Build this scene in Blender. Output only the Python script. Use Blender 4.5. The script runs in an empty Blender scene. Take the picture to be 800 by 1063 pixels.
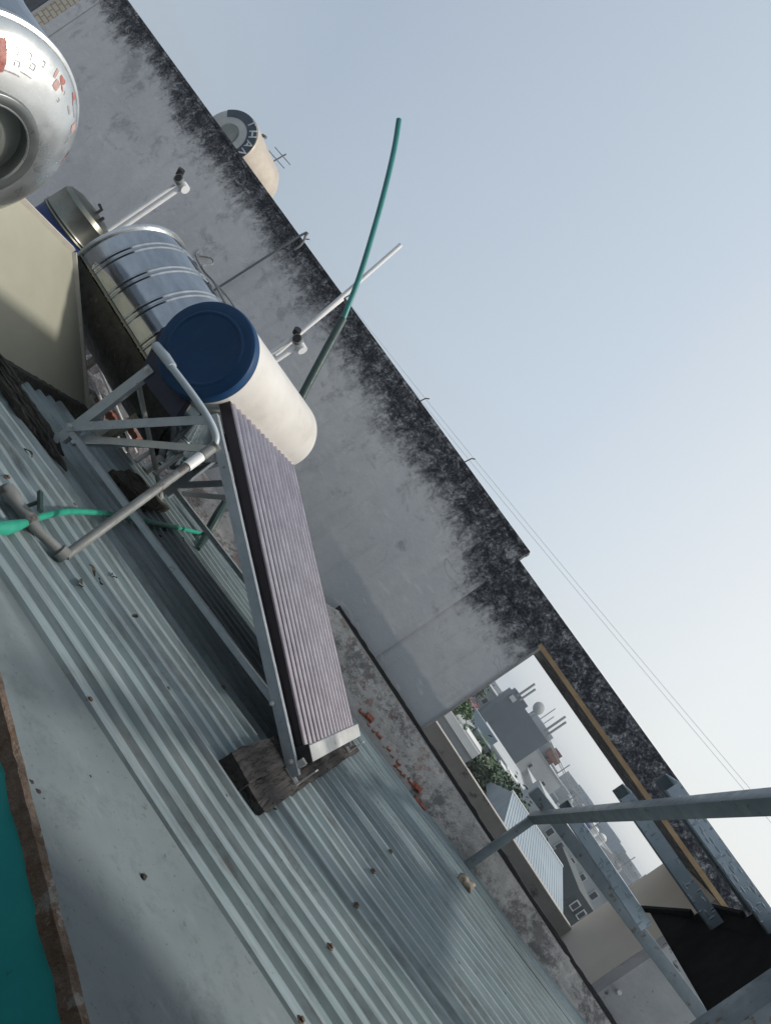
import bpy, math, random
from mathutils import Vector, Matrix, Euler
from mathutils import noise as mnoise
random.seed(11)
PI = math.pi
SC = bpy.context.scene
COL = SC.collection

# ------------------------------------------------------------------ measuring
# The photograph was taken with a level camera rolled about 56 degrees.  X runs
# along the long concrete wall, Y away from the viewer towards it, Z up; the eye
# is at the origin and looks 13.5 degrees to the left of Y.
TH = math.radians(13.5); CS, SN = math.cos(TH), math.sin(TH)
FPX = 800.0
UPX, UPY = 0.8251, -0.5650
UC = 0.5650*400 + 0.8251*531.5
VC = 0.8251*400 - 0.5650*531.5
FWD = Vector((-SN, CS, 0)); RGT = Vector((CS, SN, 0)); UPV = Vector((0, 0, 1))

def uv(px, py):
    return 0.5650*px + 0.8251*py - UC, 0.8251*px - 0.5650*py - VC
def ray(px, py):
    u, v = uv(px, py)
    return FWD + RGT*(u/FPX) + UPV*(v/FPX)
def atY(px, py, Y):
    d = ray(px, py); return d*(Y/d.y)
def atX(px, py, X):
    d = ray(px, py); return d*(X/d.x)
def atZ(px, py, Z):
    d = ray(px, py); return d*(Z/d.z)
RZ0, RSL = -0.97, 0.09
def roofz(x): return RZ0 + RSL*x
def onroof(px, py, h=0.0):
    d = ray(px, py); return d*((RZ0+h)/(d.z - RSL*d.x))
def Xof(u, Y):
    lam = Y/(CS + u/FPX*SN); return lam*(u/FPX*CS - SN)
def lam_of(u, Y): return Y/(CS + u/FPX*SN)
def Zof(u, v, Y): return lam_of(u, Y)*v/FPX

# ------------------------------------------------------------------ materials
class NT:
    def __init__(s, name):
        s.m = bpy.data.materials.new(name); s.m.use_nodes = True
        s.t = s.m.node_tree; s.t.nodes.clear()
        s.out = s.n('ShaderNodeOutputMaterial'); s.b = s.n('ShaderNodeBsdfPrincipled')
        s.t.links.new(s.b.outputs[0], s.out.inputs[0])
        g = s.n('ShaderNodeNewGeometry'); s.pos = g.outputs['Position']
    def n(s, t, **k):
        x = s.t.nodes.new(t)
        for a, b in k.items(): setattr(x, a, b)
        return x
    def put(s, sock, val):
        if hasattr(val, 'is_output'): s.t.links.new(val, sock)
        elif isinstance(val, (tuple, list)) and len(val) == 3 and sock.type == 'RGBA': sock.default_value = (*val, 1)
        else: sock.default_value = val
    def mapped(s, scale=(1, 1, 1), rot=(0, 0, 0), loc=(0, 0, 0)):
        m = s.n('ShaderNodeMapping'); s.t.links.new(s.pos, m.inputs[0])
        m.inputs['Scale'].default_value = scale; m.inputs['Rotation'].default_value = rot
        m.inputs['Location'].default_value = loc
        return m.outputs[0]
    def noise(s, scale, detail=5, rough=0.6, vec=None, dist=0.0):
        x = s.n('ShaderNodeTexNoise'); x.inputs['Scale'].default_value = scale
        x.inputs['Detail'].default_value = detail; x.inputs['Roughness'].default_value = rough
        x.inputs['Distortion'].default_value = dist
        s.t.links.new(vec if vec is not None else s.pos, x.inputs['Vector'])
        return x.outputs['Fac']
    def voro(s, scale, vec=None, feature='F1'):
        x = s.n('ShaderNodeTexVoronoi', feature=feature); x.inputs['Scale'].default_value = scale
        s.t.links.new(vec if vec is not None else s.pos, x.inputs['Vector'])
        return x.outputs['Distance']
    def math(s, op, a, b=0.0, clamp=False):
        x = s.n('ShaderNodeMath', operation=op); x.use_clamp = clamp
        s.put(x.inputs[0], a); s.put(x.inputs[1], b)
        return x.outputs[0]
    def ramp(s, fac, stops):
        x = s.n('ShaderNodeValToRGB'); r = x.color_ramp
        while len(r.elements) < len(stops): r.elements.new(0.5)
        for e, (p, c) in zip(r.elements, stops):
            e.position = p
            e.color = (c, c, c, 1) if not isinstance(c, tuple) else (*c, 1)
        s.t.links.new(fac, x.inputs[0]); return x.outputs[0]
    def mix(s, fac, a, b, mode='MIX'):
        x = s.n('ShaderNodeMix', data_type='RGBA', blend_type=mode)
        s.put(x.inputs[0], fac); s.put(x.inputs[6], a); s.put(x.inputs[7], b)
        return x.outputs[2]
    def xyz(s):
        x = s.n('ShaderNodeSeparateXYZ'); s.t.links.new(s.pos, x.inputs[0]); return x.outputs
    def bump(s, h, strength=0.3, dist=0.01):
        x = s.n('ShaderNodeBump'); x.inputs['Strength'].default_value = strength
        x.inputs['Distance'].default_value = dist
        s.t.links.new(h, x.inputs['Height']); s.t.links.new(x.outputs[0], s.b.inputs['Normal'])
    def fin(s, base, rough=0.6, metal=0.0, **k):
        s.put(s.b.inputs['Base Color'], base); s.put(s.b.inputs['Roughness'], rough)
        s.put(s.b.inputs['Metallic'], metal)
        for a, b in k.items(): s.put(s.b.inputs[a.replace('_', ' ')], b)
        return s.m

def simple(name, c1, c2, scale=6, rough=0.6, metal=0.0, bump=0.15, bscale=60, bdist=0.004, spots=None, **k):
    t = NT(name)
    n = t.noise(scale, 6, 0.65)
    c = t.mix(t.ramp(n, [(0.32, 0.0), (0.68, 1.0)]), c1, c2)
    if spots:
        sp = t.ramp(t.noise(spots[0], 4, 0.7), [(spots[1], 0.0), (spots[1]+0.06, 1.0)])
        c = t.mix(sp, c, spots[2])
    if bump: t.bump(t.noise(bscale, 4, 0.6), bump, bdist)
    r = t.ramp(t.noise(scale*2.3, 4), [(0.3, max(rough-0.1, 0.03)), (0.7, min(rough+0.12, 1))])
    return t.fin(c, r, metal, **k)

M = {}
def m_wall():
    t = NT('old_plaster'); X, Y, Z = t.xyz()
    base = t.mix(t.ramp(t.noise(1.3, 6, 0.62), [(0.3, 0.), (0.7, 1.)]), (0.56, 0.56, 0.575), (0.68, 0.67, 0.665))
    base = t.mix(t.ramp(t.noise(9, 6, 0.7), [(0.35, 0.), (0.75, 0.45)]), base, (0.43, 0.435, 0.45))
    # smoother, bluer render along the foot of the wall, with a ragged upper edge
    low = t.math('ADD', Z, t.math('MULTIPLY', t.noise(4, 3), 0.12))
    lowm = t.ramp(t.math('MULTIPLY', t.math('ADD', low, 0.9), 1.0), [(0.51, 1.), (0.54, 0.)])
    lowm = t.math('MULTIPLY', lowm, t.ramp(t.math('ADD', t.math('MULTIPLY', X, 0.2), 0.8), [(0.45, 0.), (0.6, 1.)]))
    base = t.mix(t.math('MULTIPLY', lowm, 0.7), base, (0.37, 0.41, 0.44))
    # vertical rain streaks
    st = t.noise(3.2, 5, 0.6, t.mapped((2.6, 1, 0.22)))
    base = t.mix(t.ramp(st, [(0.55, 0.), (0.75, 0.35)]), base, (0.28, 0.285, 0.30))
    # light scrapes
    sc = t.noise(6, 3, 0.5, t.mapped((1, 1, 3.4), (0, 0.6, 0)))
    base = t.mix(t.ramp(sc, [(0.63, 0.), (0.70, 0.35)]), base, (0.74, 0.74, 0.74))
    # grime creeping down from the coping; grows from the top of each wall
    topz = t.mix(t.math('GREATER_THAN', X, -0.5), (0.67, 0.67, 0.67), (0.60, 0.60, 0.60))
    sep = t.n('ShaderNodeSeparateColor'); t.t.links.new(topz, sep.inputs[0])
    h = t.math('SUBTRACT', sep.outputs[0], Z)
    nb = t.noise(1.1, 5, 0.65, t.mapped((1, 1, 0.5)))
    dr = t.noise(5.0, 4, 0.6, t.mapped((1.6, 1, 0.10)))
    nf = t.noise(9.0, 9, 0.80, t.mapped((1.2, 1, 0.9)), 0.5)
    nv = t.noise(22, 7, 0.8)
    k = t.math('ADD', t.math('MULTIPLY', nb, 0.46), t.math('MULTIPLY', nf, 0.62))
    k = t.math('ADD', k, t.math('ADD', t.math('MULTIPLY', nv, 0.34), t.math('MULTIPLY', t.math('SUBTRACT', dr, 0.5), 0.30)))
    hf = t.ramp(t.math('ADD', t.math('MULTIPLY', X, 0.14), 1.0), [(0.10, 1.25), (0.62, 1.12), (0.90, 0.80)])
    k = t.math('SUBTRACT', t.math('SUBTRACT', k, 0.175), t.math('MULTIPLY', h, hf))
    # the column of stains where the wall meets the pier
    px = t.math('ABSOLUTE', t.math('ADD', X, 0.42))
    pk = t.math('SUBTRACT', 0.26, t.math('MULTIPLY', px, 0.6), True)
    pk = t.math('MULTIPLY', pk, t.ramp(h, [(0.0, 1.), (0.75, 0.35)]))
    k = t.math('ADD', k, pk)
    bm = t.ramp(t.math('ADD', t.math('MULTIPLY', X, 0.25), 0.5), [(0.535, 0.), (0.56, 1.)])
    k = t.math('ADD', k, t.math('MULTIPLY', bm, 0.14))
    mk = t.ramp(k, [(0.17, 0.), (0.26, 0.22), (0.31, 0.6), (0.42, 1.)])
    # scattered mould blotches lower down
    sp2 = t.math('MULTIPLY', t.ramp(t.math('SUBTRACT', t.noise(4.2, 6, 0.7, None, 0.4), t.math('MULTIPLY', h, 0.10)), [(0.50, 0.), (0.60, 0.45)]), t.ramp(h, [(0.85, 1.), (1.3, 0.25)]))
    base = t.mix(sp2, base, (0.17, 0.172, 0.185))
    gl = t.math('ADD', t.math('MULTIPLY', t.noise(11, 7, 0.78, None, 0.6), 0.6), t.math('MULTIPLY', t.noise(45, 4, 0.8), 0.4))
    grime = t.mix(t.ramp(gl, [(0.46, 0.), (0.54, 0.25), (0.60, 1.)]), (0.016, 0.018, 0.026), (0.38, 0.385, 0.40))
    base = t.mix(mk, base, grime)
    # hairline cracks
    cr = t.math('ABSOLUTE', t.math('SUBTRACT', t.noise(1.1, 3, 0.55, None, 1.2), 0.5))
    cm = t.math('MULTIPLY', t.ramp(cr, [(0.0, 1.), (0.004, 0.)]), t.ramp(t.noise(1.7, 2), [(0.52, 0.), (0.62, 0.4)]))
    base = t.mix(cm, base, (0.14, 0.14, 0.15))
    hh = t.math('ADD', t.noise(24, 6, 0.7), t.math('MULTIPLY', t.noise(2.5, 3), 1.6))
    t.bump(hh, 0.35, 0.012)
    return t.fin(base, 0.9)
M['wall'] = m_wall()

def m_rough():
    t = NT('crumbling_plaster'); X, Y, Z = t.xyz()
    c = t.mix(t.ramp(t.noise(6, 6, 0.7), [(0.3, 0.), (0.7, 1.)]), (0.38, 0.37, 0.35), (0.64, 0.62, 0.60))
    d = t.ramp(t.math('ADD', t.math('MULTIPLY', t.noise(3, 4, 0.6), 0.5), t.math('MULTIPLY', t.noise(16, 7, 0.8), 0.5)), [(0.49, 0.), (0.57, 1.)])
    c = t.mix(t.math('MULTIPLY', d, 0.75), c, (0.075, 0.074, 0.078))
    r = t.math('MULTIPLY', t.ramp(t.noise(9, 4, 0.7), [(0.55, 0.), (0.62, 1.)]),
               t.math('MULTIPLY', t.ramp(Z, [(0.0, 1.), (1.0, 1.)]), t.ramp(t.math('ADD', t.math('MULTIPLY', X, 0.3), 0.5), [(0.44, 1.), (0.62, 1.), (0.68, 0.)])))
    c = t.mix(t.math('MULTIPLY', r, 0.55), c, (0.24, 0.10, 0.07))
    t.bump(t.math('ADD', t.noise(30, 6, 0.7), t.noise(90, 3)), 0.7, 0.02)
    return t.fin(c, 0.95)
M['rough'] = m_rough()
M['cement'] = simple('cement_fillet', (0.26, 0.255, 0.25), (0.36, 0.35, 0.34), 14, 0.9, bump=0.4, bscale=50, bdist=0.01)
M['brick'] = simple('red_brick', (0.22, 0.065, 0.04), (0.36, 0.125, 0.075), 25, 0.9, bump=0.5, bscale=80, bdist=0.01, spots=(18, 0.6, (0.2, 0.17, 0.15)))
M['brickdark'] = simple('dull_brick', (0.17, 0.075, 0.055), (0.25, 0.13, 0.1), 8, 0.9, bump=0)
M['beige'] = simple('beige_paint', (0.60, 0.56, 0.50), (0.66, 0.62, 0.56), 2, 0.85, bump=0.15, bscale=20, bdist=0.01, spots=(3, 0.68, (0.25, 0.23, 0.2)))
M['whitewash'] = simple('whitewash', (0.48, 0.48, 0.48), (0.34, 0.34, 0.35), 3, 0.9, bump=0.25, bscale=30, bdist=0.01, spots=(7, 0.62, (0.12, 0.115, 0.12)))
M['dirt'] = simple('black_grime', (0.03, 0.03, 0.03), (0.09, 0.085, 0.08), 25, 0.95, bump=0.5, bscale=60, bdist=0.01)
M['lowwall'] = simple('stained_render', (0.34, 0.325, 0.30), (0.43, 0.415, 0.39), 4, 0.9, bump=0.3, bscale=30, bdist=0.01, spots=(6, 0.58, (0.15, 0.145, 0.14)))
M['plank'] = simple('weathered_timber', (0.27, 0.18, 0.095), (0.40, 0.28, 0.16), 9, 0.85, bump=0.3, bscale=40)

def m_roof(name, lightness, teal):
    t = NT(name); X, Y, Z = t.xyz()
    v = t.mapped((0.55, 6, 6))
    a = (0.262*lightness, (0.308 + 0.012*teal)*lightness, (0.328 + 0.014*teal)*lightness)
    b = (0.16*lightness, (0.20 + 0.015*teal)*lightness, (0.21 + 0.015*teal)*lightness)
    c = t.mix(t.ramp(t.noise(1.6, 6, 0.65, v), [(0.33, 0.), (0.68, 1.)]), a, b)
    # rain dirt running with the ribs
    s = t.noise(2.3, 6, 0.7, t.mapped((0.35, 14, 3)))
    c = t.mix(t.ramp(s, [(0.5, 0.), (0.72, 0.55)]), c, (0.085, 0.09, 0.088))
    big = t.ramp(t.noise(0.9, 4, 0.6), [(0.45, 0.), (0.7, 0.5)])
    c = t.mix(big, c, (0.11, 0.14, 0.155))
    blot = t.ramp(t.noise(2.6, 8, 0.75, t.mapped((0.7, 1.5, 1)), 0.7), [(0.53, 0.), (0.66, 0.55)])
    c = t.mix(blot, c, (0.105, 0.11, 0.112))
    pale = t.ramp(t.noise(3.4, 7, 0.7, t.mapped((0.5, 2.2, 1))), [(0.55, 0.), (0.72, 0.5)])
    c = t.mix(pale, c, (0.36*lightness, 0.385*lightness, 0.385*lightness))
    ys = t.math('MULTIPLY', t.math('PINGPONG', t.math('SUBTRACT', Y, 2.05), 0.057), 17.5)
    ru = t.math('MULTIPLY', t.ramp(t.noise(7, 5, 0.7, t.mapped((0.5, 2, 2))), [(0.57, 0.), (0.70, 1.)]), 0.5)
    c = t.mix(ru, c, (0.12, 0.09, 0.07))
    sp = t.ramp(t.noise(34, 3, 0.6), [(0.71, 0.), (0.755, 1.)])
    c = t.mix(t.math('MULTIPLY', sp, 0.75), c, (0.05, 0.045, 0.04))
    t.bump(t.math('ADD', t.noise(5, 3, 0.5, t.mapped((0.6, 1.4, 1))), t.math('MULTIPLY', t.noise(120, 2), 0.08)), 0.25, 0.012)
    r = t.ramp(t.noise(6, 4), [(0.3, 0.42), (0.7, 0.65)])
    return t.fin(c, r, 0.10, Specular_IOR_Level=0.35)
M['roof'] = m_roof('ribbed_zinc_sheet', 1.08, 1.0)
def m_flash():
    t = NT('flat_zinc_sheet')
    c = t.mix(t.ramp(t.noise(2.2, 6, 0.65), [(0.3, 0.), (0.7, 1.)]), (0.150, 0.185, 0.200), (0.205, 0.240, 0.248))
    c = t.mix(t.ramp(t.noise(9, 6, 0.75), [(0.52, 0.), (0.66, 0.5)]), c, (0.10, 0.125, 0.135))
    c = t.mix(t.ramp(t.noise(70, 3, 0.6), [(0.66, 0.), (0.73, 0.6)]), c, (0.06, 0.058, 0.055))
    c = t.mix(t.ramp(t.noise(24, 5, 0.7), [(0.64, 0.), (0.70, 0.5)]), c, (0.085, 0.075, 0.065))
    c = t.mix(t.ramp(t.noise(5, 5, 0.7, t.mapped((1, 2.5, 1), (0, 0, 0.5))), [(0.60, 0.), (0.7, 0.35)]), c, (0.28, 0.31, 0.315))
    t.bump(t.math('ADD', t.noise(4, 3), t.math('MULTIPLY', t.noise(60, 3), 0.1)), 0.25, 0.015)
    return t.fin(c, t.ramp(t.noise(8, 4), [(0.3, 0.5), (0.7, 0.7)]), 0.0, Specular_IOR_Level=0.15)
M['flash'] = m_flash()

def m_steel(name, base, rough, brushed=(2, 40, 40)):
    t = NT(name)
    n = t.noise(5, 5, 0.6, t.mapped(brushed))
    c = t.mix(t.ramp(n, [(0.35, 0.), (0.65, 1.)]), base, tuple(x*0.8 for x in base))
    d = t.ramp(t.noise(7, 5, 0.7), [(0.56, 0.), (0.75, 0.5)])
    c = t.mix(d, c, tuple(x*0.45 for x in base))
    t.bump(t.noise(3, 2), 0.06, 0.02)
    r = t.math('ADD', t.math('MULTIPLY', t.noise(9, 4), 0.14), rough - 0.07)
    return t.fin(c, r, 1.0)
M['steel'] = m_steel('stainless_steel', (0.42, 0.45, 0.475), 0.11, (1.2, 3, 3))
M['steel_dull'] = m_steel('dull_stainless', (0.66, 0.68, 0.68), 0.42, (20, 3, 3))
M['steel_pale'] = simple('pale_frosted_steel', (0.60, 0.62, 0.62), (0.70, 0.72, 0.71), 5, 0.30, 0.9, bump=0)
M['steel_dark'] = m_steel('dirty_stainless', (0.21, 0.215, 0.185), 0.34)
M['galv'] = simple('galvanised_steel', (0.33, 0.38, 0.42), (0.43, 0.48, 0.52), 15, 0.45, 0.45, bump=0.1, spots=(22, 0.64, (0.2, 0.17, 0.15)))
M['galv_light'] = simple('bright_galvanised_steel', (0.50, 0.51, 0.50), (0.60, 0.60, 0.58), 15, 0.45, 0.3, bump=0.1, spots=(16, 0.63, (0.28, 0.24, 0.2)))
M['stairsteel'] = simple('grey_painted_steel', (0.15, 0.185, 0.205), (0.215, 0.25, 0.27), 9, 0.42, 0.3, bump=0.15, bscale=120, spots=(19, 0.60, (0.125, 0.085, 0.06)))
M['blackplate'] = simple('black_steel_plate', (0.006, 0.0055, 0.005), (0.012, 0.011, 0.010), 5, 0.9, 0.0, bump=0.1, Specular_IOR_Level=0.1)
def m_checker(nm='checker_plate', rx=0.0):
    t = NT(nm)
    v = t.mapped((1, 1, 1), (0, 0, PI/4))
    a = t.n('ShaderNodeTexChecker'); a.inputs['Scale'].default_value = 26; t.t.links.new(v, a.inputs[0])
    v1 = t.mapped((44, 15, 0.01), (0, 0, PI/4)); v2 = t.mapped((15, 44, 0.01), (0, 0, PI/4))
    if rx:
        for q_ in (v1, v2):
            q_.node.vector_type = 'POINT'; sw_ = t.n('ShaderNodeSeparateXYZ'); cb2 = t.n('ShaderNodeCombineXYZ')
            t.t.links.new(t.pos, sw_.inputs[0]); t.t.links.new(sw_.outputs[0], cb2.inputs[0]); t.t.links.new(sw_.outputs[2], cb2.inputs[1])
            t.t.links.new(cb2.outputs[0], q_.node.inputs[0])
    w1 = t.voro(1.0, v1); w2 = t.voro(1.0, v2)
    b1 = t.ramp(w1, [(0.2, 1.), (0.32, 0.)]); b2 = t.ramp(w2, [(0.2, 1.), (0.32, 0.)])
    h = t.math('MAXIMUM', b1, b2)
    c = t.mix(t.ramp(t.noise(10, 5), [(0.35, 0.), (0.65, 1.)]), (0.38, 0.46, 0.54), (0.48, 0.56, 0.62))
    c = t.mix(t.math('MULTIPLY', h, 0.4), c, (0.24, 0.29, 0.34))
    t.bump(h, 0.8, 0.006)
    return t.fin(c, 0.4, 0.4)
M['checker'] = m_checker(); M['checkerlip'] = m_checker('checker_plate_lip', 1.0)
M['bluecap'] = simple('dark_blue_plastic', (0.006, 0.038, 0.105), (0.009, 0.050, 0.130), 5, 0.45, bump=0.05, spots=(4, 0.66, (0.018, 0.055, 0.11)), Specular_IOR_Level=0.2)
def m_cap():
    t = NT('dusty_blue_plastic')
    c = t.mix(t.ramp(t.noise(5, 6, 0.65), [(0.3, 0.), (0.7, 1.)]), (0.006, 0.038, 0.105), (0.010, 0.052, 0.130))
    c = t.mix(t.ramp(t.noise(4, 6, 0.7, t.mapped((3.5, 1, 0.5))), [(0.52, 0.), (0.75, 0.4)]), c, (0.04, 0.075, 0.125))
    c = t.mix(t.ramp(t.noise(45, 4, 0.7), [(0.60, 0.), (0.72, 0.3)]), c, (0.07, 0.09, 0.12))
    return t.fin(c, 0.5, 0.0, Specular_IOR_Level=0.2)
M['bluecap'] = m_cap()
M['navy'] = simple('navy_steel', (0.006, 0.010, 0.035), (0.012, 0.018, 0.05), 9, 0.5, bump=0.1)
M['bluedrum'] = simple('blue_plastic', (0.012, 0.035, 0.15), (0.02, 0.05, 0.19), 4, 0.45, bump=0.05)
def m_tank():
    t = NT('cream_enamel')
    c = t.mix(t.ramp(t.noise(4, 5), [(0.3, 0.), (0.7, 1.)]), (0.56, 0.545, 0.51), (0.64, 0.625, 0.595))
    s = t.ramp(t.noise(3, 6, 0.65, t.mapped((1.2, 1.2, 2.0))), [(0.52, 0.), (0.76, 0.45)])
    c = t.mix(s, c, (0.36, 0.315, 0.26))
    t.bump(t.noise(4, 2), 0.05, 0.01)
    return t.fin(c, 0.38)
M['cream'] = m_tank()
def m_tube():
    t = NT('vacuum_tube_glass')
    c = t.mix(t.ramp(t.noise(10, 4), [(0.35, 0.), (0.65, 1.)]), (0.32, 0.285, 0.315), (0.43, 0.39, 0.42))
    return t.fin(c, 0.16, 0.95, Coat_Weight=0.4, Coat_Roughness=0.05)
M['tube'] = m_tube()
M['blackrub'] = simple('black_rubber_and_shade', (0.008, 0.008, 0.009), (0.02, 0.02, 0.02), 20, 0.6, bump=0.1)
M['pvc'] = simple('white_pvc', (0.74, 0.75, 0.76), (0.66, 0.67, 0.67), 12, 0.4, bump=0.03, spots=(15, 0.66, (0.4, 0.38, 0.34)))
M['pvcblue'] = simple('pale_blue_pvc', (0.36, 0.42, 0.47), (0.44, 0.50, 0.54), 12, 0.4, bump=0.03)
M['pvcgrey'] = simple('grey_pvc', (0.20, 0.215, 0.215), (0.14, 0.145, 0.14), 10, 0.55, bump=0.1, spots=(12, 0.58, (0.09, 0.08, 0.07)))
M['greenhose'] = simple('green_hose', (0.015, 0.24, 0.16), (0.03, 0.32, 0.22), 14, 0.4, bump=0.05)
M['tealpole'] = simple('teal_hose', (0.010, 0.14, 0.135), (0.02, 0.19, 0.18), 9, 0.38, bump=0.03)
M['darkgreen'] = simple('dirty_dark_hose', (0.012, 0.03, 0.028), (0.02, 0.055, 0.05), 18, 0.5, bump=0.1)
def m_wood(name, a, b, vscale=(14, 1.2, 14)):
    t = NT(name)
    v = t.mapped(vscale)
    g = t.noise(3.2, 8, 0.72, v, 0.4)
    c = t.mix(t.ramp(g, [(0.34, 0.), (0.66, 1.)]), a, b)
    cr = t.ramp(t.noise(4.5, 5, 0.65, v, 0.6), [(0.40, 1.), (0.47, 0.)])
    c = t.mix(cr, c, (0.012, 0.010, 0.010))
    t.bump(t.math('SUBTRACT', g, t.math('MULTIPLY', cr, 0.9)), 1.0, 0.02)
    return t.fin(c, 0.92)
M['wood'] = m_wood('charred_old_timber', (0.028, 0.026, 0.025), (0.070, 0.064, 0.062))
M['rot'] = m_wood('rotten_timber', (0.016, 0.014, 0.013), (0.075, 0.066, 0.06), (2, 12, 12))
M['scrap'] = m_wood('mouldy_board', (0.035, 0.032, 0.022), (0.10, 0.09, 0.07), (5, 5, 5))
M['panel'] = simple('olive_beige_sheet', (0.265, 0.265, 0.205), (0.32, 0.315, 0.25), 1.6, 0.6, 0.0, bump=0.15, bscale=4, bdist=0.02, spots=(4, 0.7, (0.21, 0.20, 0.16)))
M['paneledge'] = simple('pale_sheet_edge', (0.50, 0.48, 0.42), (0.40, 0.37, 0.32), 12, 0.6, bump=0.1)
M['moss'] = simple('moss_and_shade', (0.018, 0.017, 0.014), (0.06, 0.055, 0.05), 40, 1.0, bump=0.6, bscale=90, bdist=0.01)
M['teal'] = simple('teal_wall_paint', (0.016, 0.47, 0.47), (0.03, 0.57, 0.56), 2.5, 0.6, bump=0.15, bscale=15, bdist=0.01, spots=(9, 0.68, (0.02, 0.13, 0.13)))
M['plasteredge'] = simple('brown_mortar', (0.17, 0.105, 0.065), (0.30, 0.235, 0.185), 22, 0.95, bump=0.6, bscale=60, bdist=0.01, spots=(14, 0.58, (0.36, 0.33, 0.29)))
M['red'] = simple('faded_red_print', (0.30, 0.07, 0.055), (0.46, 0.20, 0.16), 70, 0.5, bump=0)
M['redpale'] = simple('pale_red_print', (0.42, 0.25, 0.23), (0.5, 0.35, 0.33), 60, 0.5, bump=0)
M['ink'] = simple('grey_print', (0.16, 0.165, 0.17), (0.48, 0.48, 0.48), 90, 0.5, bump=0)
M['dishinner'] = simple('greenish_steel', (0.17, 0.19, 0.175), (0.23, 0.25, 0.235), 6, 0.45, 0.4, bump=0)
M['navyband'] = simple('dark_blue_sticker', (0.015, 0.03, 0.05), (0.03, 0.05, 0.075), 10, 0.5, bump=0)
M['letter'] = simple('pale_lettering', (0.42, 0.45, 0.47), (0.5, 0.52, 0.53), 20, 0.5, bump=0)
M['tanfar'] = simple('tan_steel', (0.36, 0.32, 0.265), (0.45, 0.40, 0.34), 6, 0.5, 0.15, bump=0.05)  # even tan colour over the whole shell
M['wire'] = simple('cable_sheath', (0.10, 0.11, 0.12), (0.16, 0.17, 0.18), 8, 0.6, bump=0)
M['cablepale'] = simple('pale_cable', (0.34, 0.36, 0.38), (0.4, 0.42, 0.44), 8, 0.6, bump=0)
M['painted_shade'] = simple('tank_shade', (0.012, 0.013, 0.011), (0.05, 0.05, 0.042), 14, 0.5, 0.3, bump=0.4, bscale=25, bdist=0.02, spots=(20, 0.66, (0.14, 0.14, 0.12)))  # colour of the shade painted under the ribbed tank
M['plum'] = simple('dark_plum_enamel_and_shade', (0.012, 0.007, 0.012), (0.022, 0.014, 0.022), 9, 0.4, bump=0.05)
M['farend'] = simple('grey_tank_end', (0.34, 0.36, 0.36), (0.42, 0.43, 0.42), 6, 0.5, 0.2, bump=0)
M['collar'] = simple('grey_steel_collar', (0.15, 0.165, 0.165), (0.21, 0.225, 0.22), 6, 0.35, 0.7, bump=0)
M['rusty'] = simple('rusty_screw', (0.07, 0.045, 0.03), (0.14, 0.09, 0.06), 60, 0.8, bump=0)
M['stone'] = simple('broken_mortar_lump', (0.26, 0.225, 0.175), (0.40, 0.35, 0.28), 20, 0.95, bump=0.5, bscale=60, bdist=0.01)
M['rubble'] = simple('dark_rubble', (0.055, 0.05, 0.055), (0.19, 0.18, 0.19), 22, 0.95, bump=0.7, bscale=40, bdist=0.02)
def m_tiles():
    t = NT('cream_tiles')
    b = t.n('ShaderNodeTexBrick'); b.inputs['Scale'].default_value = 3.2
    b.inputs['Color1'].default_value = (0.55, 0.49, 0.38, 1); b.inputs['Color2'].default_value = (0.62, 0.56, 0.46, 1)
    b.inputs['Mortar'].default_value = (0.33, 0.26, 0.2, 1); b.inputs['Mortar Size'].default_value = 0.035
    t.t.links.new(t.mapped((1, 1, 1), (PI/2, 0, 0)), b.inputs[0])
    return t.fin(b.outputs['Color'], 0.6)
M['tiles'] = m_tiles()
def house_mat(name, c):
    return simple(name, c, tuple(x*0.8 for x in c), 0.6, 0.85, bump=0, spots=(0.5, 0.62, tuple(x*0.6 for x in c)))
M['h_grey'] = house_mat('slate_grey_render', (0.135, 0.165, 0.185))
M['h_pale'] = house_mat('pale_grey_render', (0.42, 0.45, 0.46))
M['h_white'] = house_mat('white_render', (0.62, 0.63, 0.62))
M['h_blue'] = house_mat('blue_grey_render', (0.25, 0.31, 0.36))
M['h_mid'] = house_mat('mid_grey_render', (0.30, 0.32, 0.33))
M['h_cream'] = house_mat('cream_render', (0.52, 0.47, 0.40))
M['h_dark'] = house_mat('dark_green_wall', (0.07, 0.085, 0.085))
M['bluesheet'] = simple('pale_blue_roof_sheet', (0.22, 0.275, 0.32), (0.28, 0.335, 0.375), 0.8, 0.6, 0.0, bump=0)
M['greensheet'] = simple('green_roof_sheet', (0.02, 0.11, 0.09), (0.03, 0.14, 0.115), 2, 0.6, bump=0)
M['tileroof'] = simple('red_clay_roof', (0.24, 0.085, 0.06), (0.32, 0.13, 0.1), 3, 0.85, bump=0)
M['pane'] = simple('window_glass', (0.03, 0.04, 0.05), (0.05, 0.06, 0.07), 2, 0.15, bump=0)
M['frame'] = simple('white_window_frame', (0.6, 0.6, 0.58), (0.5, 0.5, 0.5), 4, 0.6, bump=0)
M['leaf'] = simple('green_leaves', (0.035, 0.09, 0.025), (0.075, 0.14, 0.04), 3, 0.6, bump=0)
M['leafdark'] = simple('dark_leaves', (0.02, 0.05, 0.02), (0.045, 0.085, 0.03), 3, 0.6, bump=0)
M['petal'] = simple('pink_petals', (0.45, 0.06, 0.10), (0.5, 0.12, 0.14), 3, 0.6, bump=0)
M['bark'] = simple('brown_bark', (0.10, 0.08, 0.06), (0.16, 0.13, 0.1), 6, 0.9, bump=0)
M['asphalt'] = simple('city_ground', (0.06, 0.06, 0.062), (0.12, 0.12, 0.115), 0.15, 0.9, bump=0)

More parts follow.
